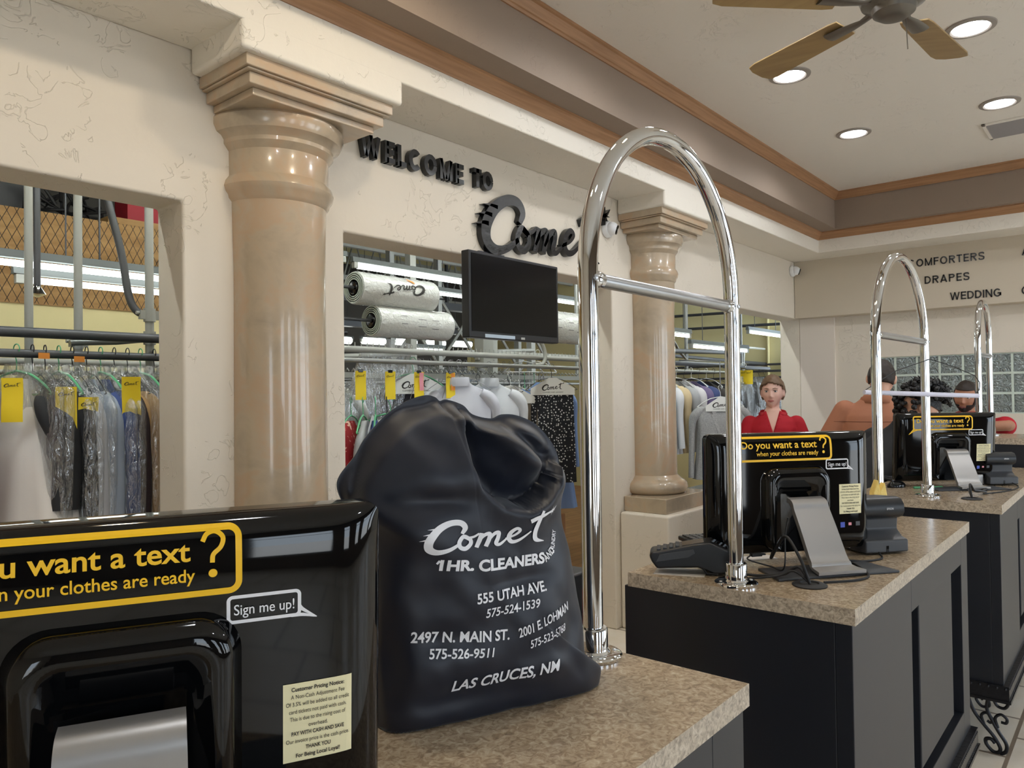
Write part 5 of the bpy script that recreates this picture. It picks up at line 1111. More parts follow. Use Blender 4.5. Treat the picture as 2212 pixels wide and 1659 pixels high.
for x, z, l in ((1.085, 1.70, 'left'), (1.215, 1.69, 'right')):
    m = MB(); m.box(-0.022, -0.001, -0.012, 0.022, 0.001, 0.012); tag(m.build('number_slip', M['orange'], None, loc=(x, 3.36, z), rz=0.2), 'small orange number slip on the left opening rail, %s of two' % l, 'slip', None, 'thing')
# middle opening, front rail
RL = 1.729
G2 = 'clothes on the front rail of the middle opening'
for i, (x, l, sl) in enumerate(((2.715, 'leftmost yellow order tag on the bright rail', None), (2.935, 'second yellow order tag from the left on the bright rail', None), (3.165, 'yellow order tag with a pink slip on the bright rail', 'pink'), (3.44, 'narrow yellow order tag behind the white shirt collar', 'orange'))):
    t = thing('tag_hanger', l, 'order tag', (x, 3.42, RL), math.radians(-25), 'yellow order tags on the bright rail')
    m = MB(); m.tube(spline([(0.012, 0, -0.010), (0.016, 0, 0.006), (0.004, 0, 0.018), (-0.012, 0, 0.012), (-0.010, 0, -0.02), (0, 0, -0.045)], 5), 0.0022, 6); m.build('hook', M['wire'], t)
    m = MB(); m.box(-0.014, -0.008, -0.070, 0.014, 0.008, -0.052); m.build('clip', M['lens'], t, bevel=0.003)
    tag_part(t, (0, -0.006, -0.062), w=0.062, h=0.165, rx=0.05)
    if sl: tag_part(t, (0.014, -0.011, -0.066), w=0.026, h=0.11, m_=sl, logo_=False, rx=0.03)
    m = MB(); m.tube([(0, 0.004, -0.06), (-0.055, 0.004, -0.225), (0.035, 0.004, -0.228), (0, 0.004, -0.06)], 0.002, 6); m.build('wire_triangle', M['wire'], t)
for i, (dx, rgb, kd, h, l) in enumerate(((-0.045, (150, 22, 30), 'floral', 'green', 'red flowered dress on a green hanger at the left jamb of the middle opening'), (0.0, (176, 178, 180), None, 'green', 'grey garment behind the red flowered dress'), (0.05, (40, 62, 120), None, 'green', 'blue garment on a green hanger right of the red flowered dress'), (0.09, (26, 28, 34), None, 'dark', 'black garment hanging low behind the red flowered dress'))):
    garment('hanging_dress', l, 'clothing', (2.73+dx, 3.42-0.05*i+0.05, RL-0.232), math.radians(36+6*i), rgb, G2, length=0.75, hem=0.5, sleeve=0, seed=i, hanger=h, kind=kd, parts=cape if i == 1 else None)
garment('hanging_blouse', 'garment with a printed paper cape on a green hanger below the second tag', 'clothing', (2.96, 3.45, RL-0.225), math.radians(-15), (60, 64, 80), G2, length=0.7, sleeve=0, seed=2, hanger='green', parts=cape)
garment('hanging_suit', 'dark suit under a printed cape on a green hanger below the pink slip', 'clothing', (3.30, 3.62, RL+0.02), math.radians(-28), (38, 36, 42), G2, length=0.9, sleeve=0.0, seed=3, hanger='green', parts=cape)
garment('bagged_garment', 'crumpled plastic covered white garment below the leftmost tag', 'clothing', (2.70, 3.75, RL-0.02), math.radians(-20), (212, 214, 210), G2, length=0.8, sleeve=0.5, seed=1, plastic=True)
garment('bagged_garment', 'plastic covered cream garment between the first two tags', 'clothing', (3.02, 3.82, RL-0.04), math.radians(-20), (216, 208, 190), G2, length=0.85, sleeve=0.5, seed=2, plastic=True)
garment('hanging_shirt', 'nearest white dress shirt hung facing out behind the laundry bag', 'shirt', (3.50, 3.40, RL), math.radians(-32), (206, 208, 216), G2, length=0.80, hem=0.5, sleeve=0.60, seed=3, thick=0.065, parts=lambda t: collar(t, (206, 208, 216)))
garment('hanging_shirt', 'second white dress shirt overlapping behind the nearest one', 'shirt', (3.86, 3.46, RL), math.radians(-32), (212, 216, 220), G2, length=0.82, hem=0.5, sleeve=0.60, seed=4, thick=0.065, parts=lambda t: collar(t, (212, 216, 220)))
# folded trousers, dark row, polka skirt, blue shirt
def draped(name, label, cat, loc, rz, w, length, rgb, group, kind=None, hanger='white', with_cape=False):
    t = thing(name, label, cat, loc, rz, group); rg = random.Random(len(label)); ph = rg.uniform(0, 6); m = MB(); NZ, NX = 12, 22; vs = []
    for s in (-1, 1):
        for j in range(NZ+1):
            for i in range(NX+1):
                u = -1+2*i/NX; k = j/NZ; vs.append((u*w/2*(1+0.10*k), s*(0.010+0.012*k+0.008*k*math.sin(7*u+ph)), -0.178-k*length+0.010*(1-k)*0))
    n = NX+1; o = (NZ+1)*n; fs = []
    for j in range(NZ):
        for i in range(NX): a = j*n+i; fs += [(a, a+1, a+n+1, a+n), (o+a, o+a+n, o+a+n+1, o+a+1)]
    for j in range(NZ): fs += [(j*n, (j+1)*n, o+(j+1)*n, o+j*n), (j*n+NX, o+j*n+NX, o+(j+1)*n+NX, (j+1)*n+NX)]
    for i in range(NX): fs += [(i, o+i, o+i+1, i+1)]
    m.add(vs, fs); m.build('cloth', cloth(rgb, kind), t, smooth=60)
    link('hanger', hanger_mesh(0.40, 'plastic' if hanger in ('white', 'green') else 'wire'), t, {'white': M['hanger_w'], 'green': M['hanger_g'], 'dark': M['hanger_k']}[hanger])
    if with_cape: cape(t, y=-0.022)
    return t
draped('hanging_trousers', 'taupe trousers folded over a hanger right of the white shirts', 'trousers', (4.25, 3.60, RL-0.06), math.radians(-36), 0.40, 0.62, (104, 94, 80), G2, with_cape=True)
for i in range(5):
    draped('hanging_trousers', ('dark navy', 'black', 'plum', 'charcoal', 'brown')[i]+' trousers in the row behind the taupe trousers', 'trousers', (4.50+0.10*i, 3.72+0.03*i, RL-0.05), math.radians(40), 0.36, 0.75, ((24, 30, 46), (26, 26, 30), (50, 34, 52), (44, 46, 50), (70, 56, 46))[i], G2, hanger=('white', 'green', 'white', 'green', 'dark')[i], with_cape=i in (1, 3))
for i, (x, y, rgb, l) in enumerate(((4.35, 4.02, (44, 46, 48), 'dark grey coat behind the taupe trousers'), (4.20, 4.05, (150, 30, 40), 'jacket with red and dark panels behind the second white shirt'), (4.62, 4.10, (226, 218, 200), 'cream scarf-like garment behind the trousers'), (4.85, 4.12, (60, 46, 38), 'brown patterned garment behind the green hangers'), (5.15, 4.0, (40, 42, 44), 'black coat hanging left of the polka dot skirt'))):
    garment('hanging_coat', l, 'clothing', (x, y, 1.66), math.radians(-20), rgb, G2, sw=0.40 if i != 2 else 0.22, length=0.75, hem=0.4, sleeve=0, seed=i, hanger='dark')
draped('hanging_skirt', 'black polka dot skirt under a printed cape beside the first arch', 'skirt', (4.52, 3.42, RL), math.radians(-30), 0.34, 0.70, (18, 20, 28), G2, kind='dots', hanger='dark', with_cape=True)
garment('hanging_shirt', 'long light blue shirt behind the polka dot skirt', 'shirt', (4.62, 3.58, RL), math.radians(-30), (122, 150, 200), G2, length=1.10, sw=0.46, hem=0.56, sleeve=0.62, seed=2)
# rows of bagged shirts farther back: one prototype per colour, copied
protos = []
for k, rgb in enumerate(((196, 202, 206), (150, 176, 210), (206, 206, 200), (110, 116, 126), (60, 64, 70))):
    protos.append(garment('bagged_shirt', 'x', 'shirt', (0, 0, -50), 0, rgb, 'bagged shirts on the rear rails', length=0.78, sleeve=0.0, seed=k, plastic=k < 3))
n = 0; used = set(); CN = ('grey white', 'light blue', 'off white', 'slate grey', 'charcoal')
def rear(x, y, z, rz, k, row):
    o = protos[k] if k not in used else dup(protos[k]); used.add(k)
    o.location = (x, y, z); o.rotation_euler = (0, 0, rz); o['label'] = CN[k]+' shirt hanging in the %s of the middle opening' % row; o['group'] = CN[k]+' shirts in the '+row
rg = random.Random(3)
for i in range(26): rear(4.05+i*0.085, 4.75, 1.645, PI/2+rg.uniform(-.1, .1), rg.choice((0, 0, 2, 3)), 'low rear row')
for i in range(22): rear(4.35+i*0.10, 5.3, 1.86, PI/2+rg.uniform(-.12, .12), 0 if i < 9 else (1 if i < 13 else rg.choice((2, 4, 4))), 'high rear row')
for i in range(16): rear(3.35+i*0.09, 5.9, 1.70, PI/2+rg.uniform(-.1, .1), rg.choice((0, 2, 3)), 'far left row')
pole('garment_rail', [(4.2, 5.3, 1.846), (6.9, 5.3, 1.846)], 0.015, 'rail of the high row of bagged shirts below the television', 'rail'); pole('garment_rail', [(3.2, 5.9, 1.686), (5.0, 5.9, 1.686)], 0.015, 'rail of the far left row of bagged shirts', 'rail')
for x, l in ((5.02, 'left'), (5.22, 'right')):
    t = thing('clothes_hanger', 'empty pale hanger on the thick pipe below the television, %s one' % l, 'hanger', (x, 4.1, 1.892), -0.5, 'empty hangers'); link('hanger', hanger_mesh(0.34, 'plastic'), t, M['hanger_w'])
m = MB(); m.prism([(-0.5, 0), (0.5, 0), (0.2, 0.9), (-0.16, 0.95)], (3.10, 3.63, 0.955), (1, 0, 0), (0, 0, 1), (0, 1, 0), 0, 0.03); tag(m.build('hanging_film', M['film'], None, smooth=40), 'clear plastic film hanging loose below the rolls', 'plastic film', None, 'thing')
# floor items glimpsed right of the bag
m = MB(); m.box(-0.2, -0.35, 0, 0.2, 0.35, 0.50); tag(m.build('steel_cabinet', M['steeldark'], None, bevel=0.01, loc=(4.55, 4.25, 0)), 'grey steel cabinet low behind the laundry bag', 'cabinet', None, 'thing')
m = MB(); m.box(-0.25, -0.25, 0, 0.25, 0.25, 0.42); tag(m.build('carton', mat('brown_carton', (170, 124, 84), 0.7), None, bevel=0.004, loc=(5.35, 4.35, 0)), 'brown cardboard box on the wooden floor near the first arch', 'box', None, 'thing')

# right opening
G3 = 'clothes on the rail of the right opening'
pole('garment_rail', [(5.6, 3.40, 1.80), (7.9, 3.40, 1.80)], 0.024, 'thick grey rail above the jackets in the right opening', 'rail', mt='steeldark'); pole('garment_rail', [(5.6, 3.52, 1.735), (8.4, 3.52, 1.735)], 0.014, 'thin white rail holding the jackets in the right opening', 'rail', mt='steel')
pole('conveyor_rail', [(6.55, 3.6, 1.93), (8.5, 3.62, 1.98)], 0.025, 'dark cross pipe with clamps in the right opening', 'pipe', mt='steeldark'); pole('conveyor_rail', [(6.9, 3.95, 1.93), (10.2, 4.0, 1.90)], 0.02, 'dark pipe running to the back wall in the right opening', 'pipe', mt='steeldark')
for k in range(4): pole('wall_conduit', [(10.15, 3.2, 1.62+0.09*k), (10.15, 5.6, 1.62+0.09*k)], 0.016, '%s of four dark conduits on the yellow wall' % ('lowest', 'second lowest', 'second highest', 'highest')[k], 'conduit', mt='steeldark')
for i, (x, y, z0, r, l) in enumerate(((6.08, 3.45, 1.78, 0.03, 'thick grey pole beside the farther column'), (6.72, 3.6, 1.75, 0.026, 'grey pole left of centre in the right opening'), (7.55, 3.85, 1.75, 0.02, 'slim bright pole in the right opening'), (8.45, 3.62, 1.70, 0.028, 'grey pole above the red shirted woman'), (8.75, 3.75, 1.7, 0.012, 'slim rod right of the pole above the red shirted woman'))):
    pole('support_pole', [(x, y, z0), (x, y, 4.3)], r, l, 'pole')
pole('brace_pipe', [(6.35, 3.7, 2.6), (7.2, 3.75, 1.95), (7.45, 3.8, 1.88)], 0.014, 'diagonal brace pipe in the right opening', 'pipe'); pole('brace_pipe', [(8.62, 3.66, 1.72), (8.75, 3.7, 1.98), (8.95, 3.75, 2.06), (9.9, 3.9, 2.09)], 0.014, 'curved white pipe above the red shirted woman', 'pipe', mt='steel', smooth_pts=True)
for z, l in ((2.62, 'upper'), (2.42, 'lower')): pole('wall_conduit', [(10.1, 3.0, z), (10.1, 6.5, z+0.05)], 0.02, '%s dark pipe high on the yellow wall' % l, 'conduit', mt='steeldark')
for y, l in ((3.55, 'right'), (3.95, 'left')): pole('wall_conduit', [(10.16, y, 1.6), (10.16, y, 3.4)], 0.02, 'cream upright conduit on the yellow wall, %s one' % l, 'conduit', mt='backwall')
dome_camera((10.15, 3.62, 2.06), -PI/2, 0.3, 'small white security camera on the yellow wall in the right opening', 1.2)
JK = [(5.75, (70, 96, 112), 'denim jacket', 'short denim jacket hanging nearest the farther column', 0.66, 0.56), (5.93, (18, 30, 56), 'coat', 'long navy coat behind the denim jacket', 0.98, 0.60), (6.16, (120, 150, 160), 'coat', 'teal fringed coat next to the navy coat', 0.9, 0.58), (6.36, (214, 216, 220), 'shirt', 'white shirt in the jacket row of the right opening', 0.8, 0.58), (6.52, (206, 186, 148), 'jacket', 'sand coloured jacket in the row of the right opening', 0.8, 0.56), (6.68, (168, 170, 172), 'jacket', 'light grey jacket in the row of the right opening', 0.8, 0.58), (6.84, (206, 204, 206), 'shirt', 'off white shirt right of the light grey jacket', 0.8, 0.56), (7.0, (104, 92, 128), 'shirt', 'purple grey shirt in the row of the right opening', 0.76, 0.56), (7.16, (52, 66, 110), 'jacket', 'indigo jacket in the row of the right opening', 0.78, 0.56), (7.34, (52, 48, 44), 'jacket', 'dark brown jacket in the row of the right opening', 0.78, 0.56), (7.52, (34, 34, 38), 'jacket', 'black jacket at the right end of the row', 0.78, 0.56)]
for i, (x, rgb, nm, l, L, slv) in enumerate(JK):
    garment('hanging_'+nm.replace(' ', '_'), l, 'clothing', (x, 3.52, 1.748), PI/2-0.25, rgb, G3, length=L, sleeve=slv, seed=i % 5, hanger='white' if i % 2 else 'dark', thick=0.10)
garment('hanging_suit_jacket', 'pale grey suit jacket facing out on a printed cape in the right opening', 'suit jacket', (6.50, 2.98, 1.56), math.radians(-52), (178, 178, 178), G3, length=0.84, sw=0.46, hem=0.5, sleeve=0.66, seed=1, kind='speck', hanger='white', thick=0.12, parts=lambda t: (lapels(t, (188, 188, 188), -0.066), cape(t, y=-0.07, w=0.30)))
m = MB(); m.tube([(6.50, 2.98, 1.58), (6.50, 2.98, 1.80), (6.52, 3.40, 1.83)], 0.006, 8); tag(m.build('hook_bracket', M['wire'], None), 'wire bracket holding the pale grey suit jacket', 'bracket', None, 'thing')
for i, (x, l, rz) in enumerate(((7.60, 'long yellow tag left of the woman in the red shirt', 0), (7.78, 'curled yellow tag pair just right of the long yellow tag', 0.5))):
    t = thing('tag_hanger', l, 'order tag', (x, 3.30, 1.80), math.radians(-55), 'yellow tags in the right opening')
    m = MB(); m.tube(spline([(0.02, 0, -0.02), (0.03, 0, 0.008), (0.008, 0, 0.03), (-0.02, 0, 0.02), (-0.016, 0, -0.03), (0, 0, -0.06)], 5), 0.004, 6); m.build('hook', M['hanger_w'], t)
    tag_part(t, (0, 0, -0.05), w=0.09, h=0.24 if i == 0 else 0.14, rz=rz)
    if i: tag_part(t, (0.06, 0.03, -0.05), w=0.09, h=0.15, rz=-0.3)
pole('garment_rail', [(7.3, 3.30, 1.782), (8.5, 3.30, 1.782)], 0.02, 'short dark rail with yellow tags beside the woman', 'rail', mt='steeldark')
for i in range(5):
    garment('bagged_garment', ('black garment in crumpled plastic, %s behind the woman' % ('first', 'second', 'third', 'fourth', 'fifth')[i]), 'clothing', (7.75+0.17*i, 3.32, 1.74), math.radians(20-12*i), ((40, 42, 46), (120, 122, 124), (60, 60, 62), (150, 152, 152), (90, 92, 92))[i], G3, length=0.9, sleeve=0, seed=i, hanger='dark', plastic=True)
m = MB(); m.box(5.2, 2.86, 0.60, 7.5, 3.25, 0.64); m.box(5.2, 2.88, 0, 7.5, 3.2, 0.60); tag(m.build('low_table', M['steel'], None, bevel=0.004), 'pale low table behind the farther column base', 'table', None, 'thing')
m = MB(); m.box(6.9, 2.95, 0.64, 7.4, 3.2, 0.646); tag(m.build('order_book', M['whitepaper'], None), 'open white paper lying on the pale low table', 'paper', None, 'thing')
m = MB(); vs = []
for j in range(10):
    for i in range(13): k = j/9; vs.append((-0.10+0.20*i/12*(1+0.3*k), 0.02*math.sin(i*1.7+j*0.2)*(0.4+k), -k*0.62))
m.add(vs, [(j*13+i, j*13+i+1, (j+1)*13+i+1, (j+1)*13+i) for j in range(9) for i in range(12)]); o = m.build('red_cloth', M['red'], None, smooth=80, loc=(1.60, 1.30, 0.985), rz=math.radians(-35)); sm_ = o.modifiers.new('thick', 'SOLIDIFY'); sm_.thickness = 0.01
tag(o, 'dark red garment hanging beside the middle counter behind the first arch', 'clothing', None, 'thing')
m = MB(); m.box(-0.35, -0.18, 0.0, 0.35, 0.18, 0.97); m.use(M['steel']); tag(m.build('garment_bin', M['grey'], None, bevel=0.01, loc=(1.62, 1.52, 0), rz=0), 'grey work cabinet between the counters behind the red garment', 'cabinet', None, 'thing')
# ---------------------------------------------------------------- people
def remeshed(mb, name, mtl, parent, voxel, cut=None, smooth_it=2):
    me = mb.mesh(name); ob = bpy.data.objects.new(name, me); COL.objects.link(ob)
    r = ob.modifiers.new('r', 'REMESH'); r.mode = 'VOXEL'; r.voxel_size = voxel; r.use_smooth_shade = True
    bpy.context.view_layer.update(); me2 = bpy.data.meshes.new_from_object(ob.evaluated_get(bpy.context.evaluated_depsgraph_get()))
    bpy.data.objects.remove(ob); bpy.data.meshes.remove(me)
    bm = bmesh.new(); bm.from_mesh(me2)
    for _ in range(smooth_it): bmesh.ops.smooth_vert(bm, verts=bm.verts, factor=0.5, use_axis_x=True, use_axis_y=True, use_axis_z=True)
    if cut: bmesh.ops.delete(bm, geom=[v for v in bm.verts if cut(v.co)], context='VERTS')
    bm.to_mesh(me2); bm.free(); me2.materials.clear(); me2.materials.append(mtl); me2.polygons.foreach_set('use_smooth', [True]*len(me2.polygons)); me2.name = name
    o = bpy.data.objects.new(name, me2); COL.objects.link(o); o.parent = parent
    return o
def limb(m, pts, rs, n=16):
    P = spline([(p[0], p[1], p[2]) for p in pts], 5); N = len(P); k = len(rs)-1; R = []
    for i in range(N):
        t = i/(N-1)*k; a = min(int(t), k-1); R.append(rs[a]*(1-(t-a))+rs[a+1]*(t-a))
    m.tube(P, R, n); m.ball(P[0], R[0], n=14, m=10); m.ball(P[-1], R[-1], n=14, m=10)
def loft(m, rings, n=28):
    vs = []
    for c, rx, ry in rings:
        for i in range(n): a = 2*PI*i/n; vs.append(Vector((c[0]+math.copysign(abs(math.cos(a))**0.85, math.cos(a))*rx, c[1]+math.copysign(abs(math.sin(a))**0.9, math.sin(a))*ry, c[2])))
    k = len(rings); m.add(vs, [(j*n+i, j*n+(i+1) % n, (j+1)*n+(i+1) % n, (j+1)*n+i) for j in range(k-1) for i in range(n)]+[tuple(range(n))[::-1], tuple(range((k-1)*n, k*n))])
def head_pt(th, ph, male, ex=0.0):
    """point of the head surface; th from the crown, ph around, face towards -y"""
    x, y, z = math.sin(th)*math.cos(ph), math.sin(th)*math.sin(ph), math.cos(th); front = max(0, -y)
    X, Y, Z = x*0.076, y*0.097, z*0.117
    if Z < 0.0:
        k = (-Z/0.117); X *= 1-(0.30 if male else 0.40)*k**1.4; Y *= 1-0.12*k if y < 0 else 1-0.42*k
        if y < 0: Y -= 0.010*k
    if y > 0: Y *= 1.02
    def g(cx, cz, sx, sz): return math.exp(-((X-cx)/sx)**2-((Z-cz)/sz)**2)*(1 if y < 0 else 0)
    if y < -0.1:
        Y += 0.010*math.exp(-(X/0.05)**4)*math.exp(-((Z+0.01)/0.07)**4)*front                       # flatter face plane
        Y -= 0.022*g(0, -0.028, 0.011, 0.013)+0.014*g(0, -0.006, 0.008, 0.020)                        # nose
        Y -= 0.006*(g(0.012, -0.033, 0.008, 0.007)+g(-0.012, -0.033, 0.008, 0.007))
        Y += 0.008*(g(0.031, 0.008, 0.014, 0.010)+g(-0.031, 0.008, 0.014, 0.010))                    # eye sockets
        Y -= 0.005*g(0, 0.030, 0.05, 0.010)+0.004*(g(0.042, -0.025, 0.018, 0.018)+g(-0.042, -0.025, 0.018, 0.018))
        Y -= 0.007*g(0, -0.060, 0.020, 0.009)-0.003*g(0, -0.073, 0.02, 0.006)                        # lips
        Y -= 0.010*g(0, -0.094, 0.020, 0.014)                                                        # chin
    v = Vector((X, Y, Z))
    return v+v.normalized()*ex
def head_grid(m, T, male, ex=0.0, keep=None, NT=44, NP=64, bumpy=0.0):
    vs = []
    for j in range(NT+1):
        for i in range(NP):
            th = PI*j/NT; ph = 2*PI*i/NP; p = head_pt(th, ph, male, ex)
            if bumpy: p = p+p.normalized()*bumpy*noise.noise(p*60)
            vs.append(p)
    fs = []
    for j in range(NT):
        for i in range(NP):
            q = (j*NP+i, j*NP+(i+1) % NP, (j+1)*NP+(i+1) % NP, (j+1)*NP+i)
            if keep is None or keep(sum((vs[a] for a in q), Vector())/4): fs.append(q)
    m.add([T @ v for v in vs], fs)
def hand(m, w, d, s, curl=0.35):
    """palm, thumb and four unequal bent fingers from wrist w along direction d; s = side of the thumb"""
    d = Vector(d).normalized(); side = d.cross(Vector((0, 0, 1)));
    if side.length < 0.3: side = Vector((0, -1, 0))
    side = side.normalized()*s; nrm = d.cross(side).normalized(); w = Vector(w)
    limb(m, [w, w+d*0.05, w+d*0.085], [0.026, 0.034, 0.034])
    for k, (o, L) in enumerate(((0.028, 0.072), (0.010, 0.080), (-0.009, 0.074), (-0.027, 0.058))):
        b = w+d*0.088+side*o; limb(m, [b, b+d*L*0.5+nrm*curl*0.012, b+d*L*0.8+nrm*curl*0.035], [0.0098, 0.009, 0.0082], 10)
    limb(m, [w+d*0.025+side*0.030, w+d*0.06+side*0.050, w+d*0.085+side*0.052+nrm*0.01], [0.013, 0.011, 0.0095], 10)
def person(name, label, loc, rz, H, male, skin, hair, top, joints, head_rot=(0, 0, 0), head_off=(0, 0, 0), lean=(0, 0), sleeve='short', top_cut=None, hair_keep=None, hair_ex=0.010, face=True, curly=False, beard=False, polo=False, mouth='lip'):
    """a standing figure facing local -y; lean = how far the shoulders and head move (x, y)"""
    t = thing(name, label, 'person', loc, rz); k = H/1.72; lx, ly = lean
    def z(v): return v*k
    sw = 0.185 if male else 0.160
    def sp(f): return (lx*f, ly*f)                         # spine offset, f 0 at hips .. 1 at the neck
    tor = [(0.80, .150, .105, 0), (0.90, .165, .115, 0), (0.98, .158, .108, .1), (1.08, .140 if male else .122, .098, .3), (1.20, .158 if male else .135, .108, .55), (1.30, .178 if male else .152, .112, .78), (1.35, .176 if male else .152, .108, .88), (1.395, .152 if male else .132, .090, .95), (1.43, .108 if male else .096, .074, 1.0), (1.46, .072 if male else .062, .062, 1.02), (1.485, .056 if male else .049, .056, 1.03)]
    drop = joints.get('drop', 0.0)
    def torso(ex): return [((sp(f)[0], sp(f)[1], z(zz)-drop*f), (rx+ex)*k, (ry+ex)*k) for zz, rx, ry, f in tor]
    body = MB(); loft(body, torso(0))
    hc = Vector((lx*1.08+head_off[0], ly*1.08+head_off[1], z(1.602)-drop+head_off[2])); T = Matrix.Translation(hc) @ Matrix.Rotation(head_rot[2], 4, 'Z') @ Matrix.Rotation(head_rot[0], 4, 'X') @ Matrix.Rotation(head_rot[1], 4, 'Y') @ Matrix.Scale(k*(1.0 if male else 0.97), 4)
    nb = Vector((lx, ly+0.01, z(1.44)-drop)); limb(body, [nb, (nb+hc)/2+Vector((0, 0.012, -0.02)), T @ Vector((0, 0.022, -0.045))], [.062*k, .052*k, .052*k] if male else [.052*k, .045*k, .046*k])
    head_grid(body, T, male)
    for s in (-1, 1):
        body.ball((0, 0, 0), 0.010, 0.019, 0.031, 14, 10, T=T @ Matrix.Translation((s*0.078, 0.012, -0.008)) @ Matrix.Rotation(-s*0.35, 4, 'Z'))
    arms = {}
    for s, key in ((1, 'L'), (-1, 'R')):
        sh = Vector((s*sw*k+lx*0.95, ly*0.95, z(1.366)-drop)); el, wr = joints[key]; el = Vector(el); wr = Vector(wr); arms[key] = (sh, el, wr)
        limb(body, [sh, (sh+el)/2, el, (el*0.6+wr*0.4), wr], [.056*k, .047*k, .038*k, .036*k, .026*k] if male else [.047*k, .040*k, .033*k, .031*k, .023*k])
        hand(body, wr, joints.get('h'+key, wr-el), s)
        hp = Vector((s*0.085*k, 0, z(0.88))); kn = Vector((s*0.10*k, -0.02, z(0.48))); an = Vector((s*0.105*k, 0.01, z(0.09)))
        limb(body, [hp, (hp+kn)/2, kn, (kn*0.65+an*0.35), an], [.088*k, .075*k, .055*k, .053*k, .038*k]); limb(body, [an, an+Vector((0, -0.05, -0.03)), an+Vector((0, -0.14, -0.05))], [.038*k, .034*k, .028*k])
    remeshed(body, 'body', skin, t, 0.006)
    # clothes
    m = MB(); loft(m, torso(0.014)[1:])
    for key in ('L', 'R'):
        sh, el, wr = arms[key]; e = 0.016
        if sleeve == 'short': q = sh+(el-sh)*0.72; limb(m, [sh+(el-sh)*-0.05, (sh+q)/2, q], [.060*k+e*.5, .052*k+e, .054*k+e] if male else [.052*k+e*.4, .046*k+e, .050*k+e])
        else: limb(m, [sh+(el-sh)*-0.05, (sh+el)/2, el, el*0.5+wr*0.5, wr], [.062*k+e*.5, .053*k+e, .046*k+e, .044*k+e, .034*k+e])
    remeshed(m, 'shirt', top, t, 0.008, cut=top_cut)
    m = MB(); loft(m, [((0, 0, z(zz)), (rx+.010)*k, (ry+.010)*k) for zz, rx, ry in ((0.80, .155, .11), (0.90, .168, .118), (0.96, .163, .112))])
    for s in (-1, 1): limb(m, [Vector((s*0.085*k, 0, z(0.86))), Vector((s*0.095*k, -0.01, z(0.67))), Vector((s*0.10*k, -0.02, z(0.48))), Vector((s*0.105*k, 0, z(0.28))), Vector((s*0.105*k, 0.01, z(0.10)))], [.098*k, .088*k, .072*k, .066*k, .060*k])
    remeshed(m, 'trousers', M['trouser'], t, 0.011)
    for s in (-1, 1):
        m = MB(); m.ball((s*0.108*k, -0.055, 0.045), 0.047, 0.135, 0.05, 22, 12); m.v = [(a, b, max(c, 0.0)) for a, b, c in m.v]; m.build('shoe', M['shoe'], t, smooth=60)
    # hair and face
    if curly:
        m = MB(); rg = random.Random(7); head_grid(m, T, male, 0.006, keep=lambda p: p.z > 0.02)
        for i in range(560):
            th = rg.uniform(0.0, 2.15); ph = rg.uniform(0, 2*PI)
            if math.sin(ph)*math.sin(th) < -0.55 and th > 1.0: continue
            if th > 1.3 and math.sin(ph) < 0.30: continue
            p = head_pt(th, ph, male, rg.uniform(0.012, 0.055)); r = rg.uniform(0.010, 0.017); m.ball((0, 0, 0), r, n=8, m=6, T=T @ Matrix.Translation(p))
        for i in range(160):
            th = rg.uniform(0.1, 1.2); ph = rg.uniform(0, 2*PI); p0 = head_pt(th, ph, male, 0.045); q = p0+Vector((rg.uniform(-.02, .02), rg.uniform(-.02, .02), rg.uniform(-.01, .02))); m.tube([T @ p0, T @ q, T @ (q+Vector((rg.uniform(-.012, .012), rg.uniform(-.012, .012), .004)))], 0.0035, 5)
        m.build('hair', hair, t, smooth=60)
    else:
        m = MB(); kp = hair_keep or (lambda p: (p.z > 0.062-0.02*(p.y > 0.0)) or (p.y > -0.035 and p.z > 0.012) or (p.y > 0.025 and p.z > -0.055))
        head_grid(m, T, male, hair_ex, keep=kp, bumpy=0.004); o = m.build('hair', hair, t, smooth=80); so = o.modifiers.new('thick', 'SOLIDIFY'); so.thickness = hair_ex+0.004; so.offset = -1
    if face:
        for s in (-1, 1):
            m = MB(); m.ball((s*0.031, -0.0735, 0.008), 0.0135, 0.010, 0.0078, 16, 10, T=T); e = m.build('eye', M['eye'], t, smooth=60)
            m = MB(); m.ball((s*0.0305, -0.0825, 0.008), 0.0058, 0.003, 0.0058, 14, 8, T=T); m.build('iris', M['iris'], e, smooth=60)
            m = MB(); m.tube([T @ Vector(p) for p in ((s*0.018, -0.0865, 0.015), (s*0.031, -0.0865, 0.0185), (s*0.045, -0.079, 0.013))], 0.0018, 6); m.build('eyelid', M['brow'], e)
            m = MB(); m.tube([T @ Vector(p) for p in ((s*0.014, -0.0935, 0.026), (s*0.030, -0.0915, 0.0325), (s*0.050, -0.0785, 0.027))], [0.0028, 0.0034, 0.0018] if male else [0.0022, 0.0026, 0.0012], 8); m.build('eyebrow', M['beard'] if male else M['brow'], t, smooth=60)
        m = MB(); m.tube([T @ Vector(p) for p in ((-0.024, -0.090, -0.061), (-0.010, -0.0985, -0.0575), (0, -0.0990, -0.059), (0.010, -0.0985, -0.0575), (0.024, -0.090, -0.061))], [0.001, 0.0034, 0.003, 0.0034, 0.001], 8)
        m.tube([T @ Vector(p) for p in ((-0.022, -0.090, -0.0625), (0, -0.0985, -0.0665), (0.022, -0.090, -0.0625))], [0.001, 0.0046, 0.001], 8); m.build('lips', M[mouth], t, smooth=60)
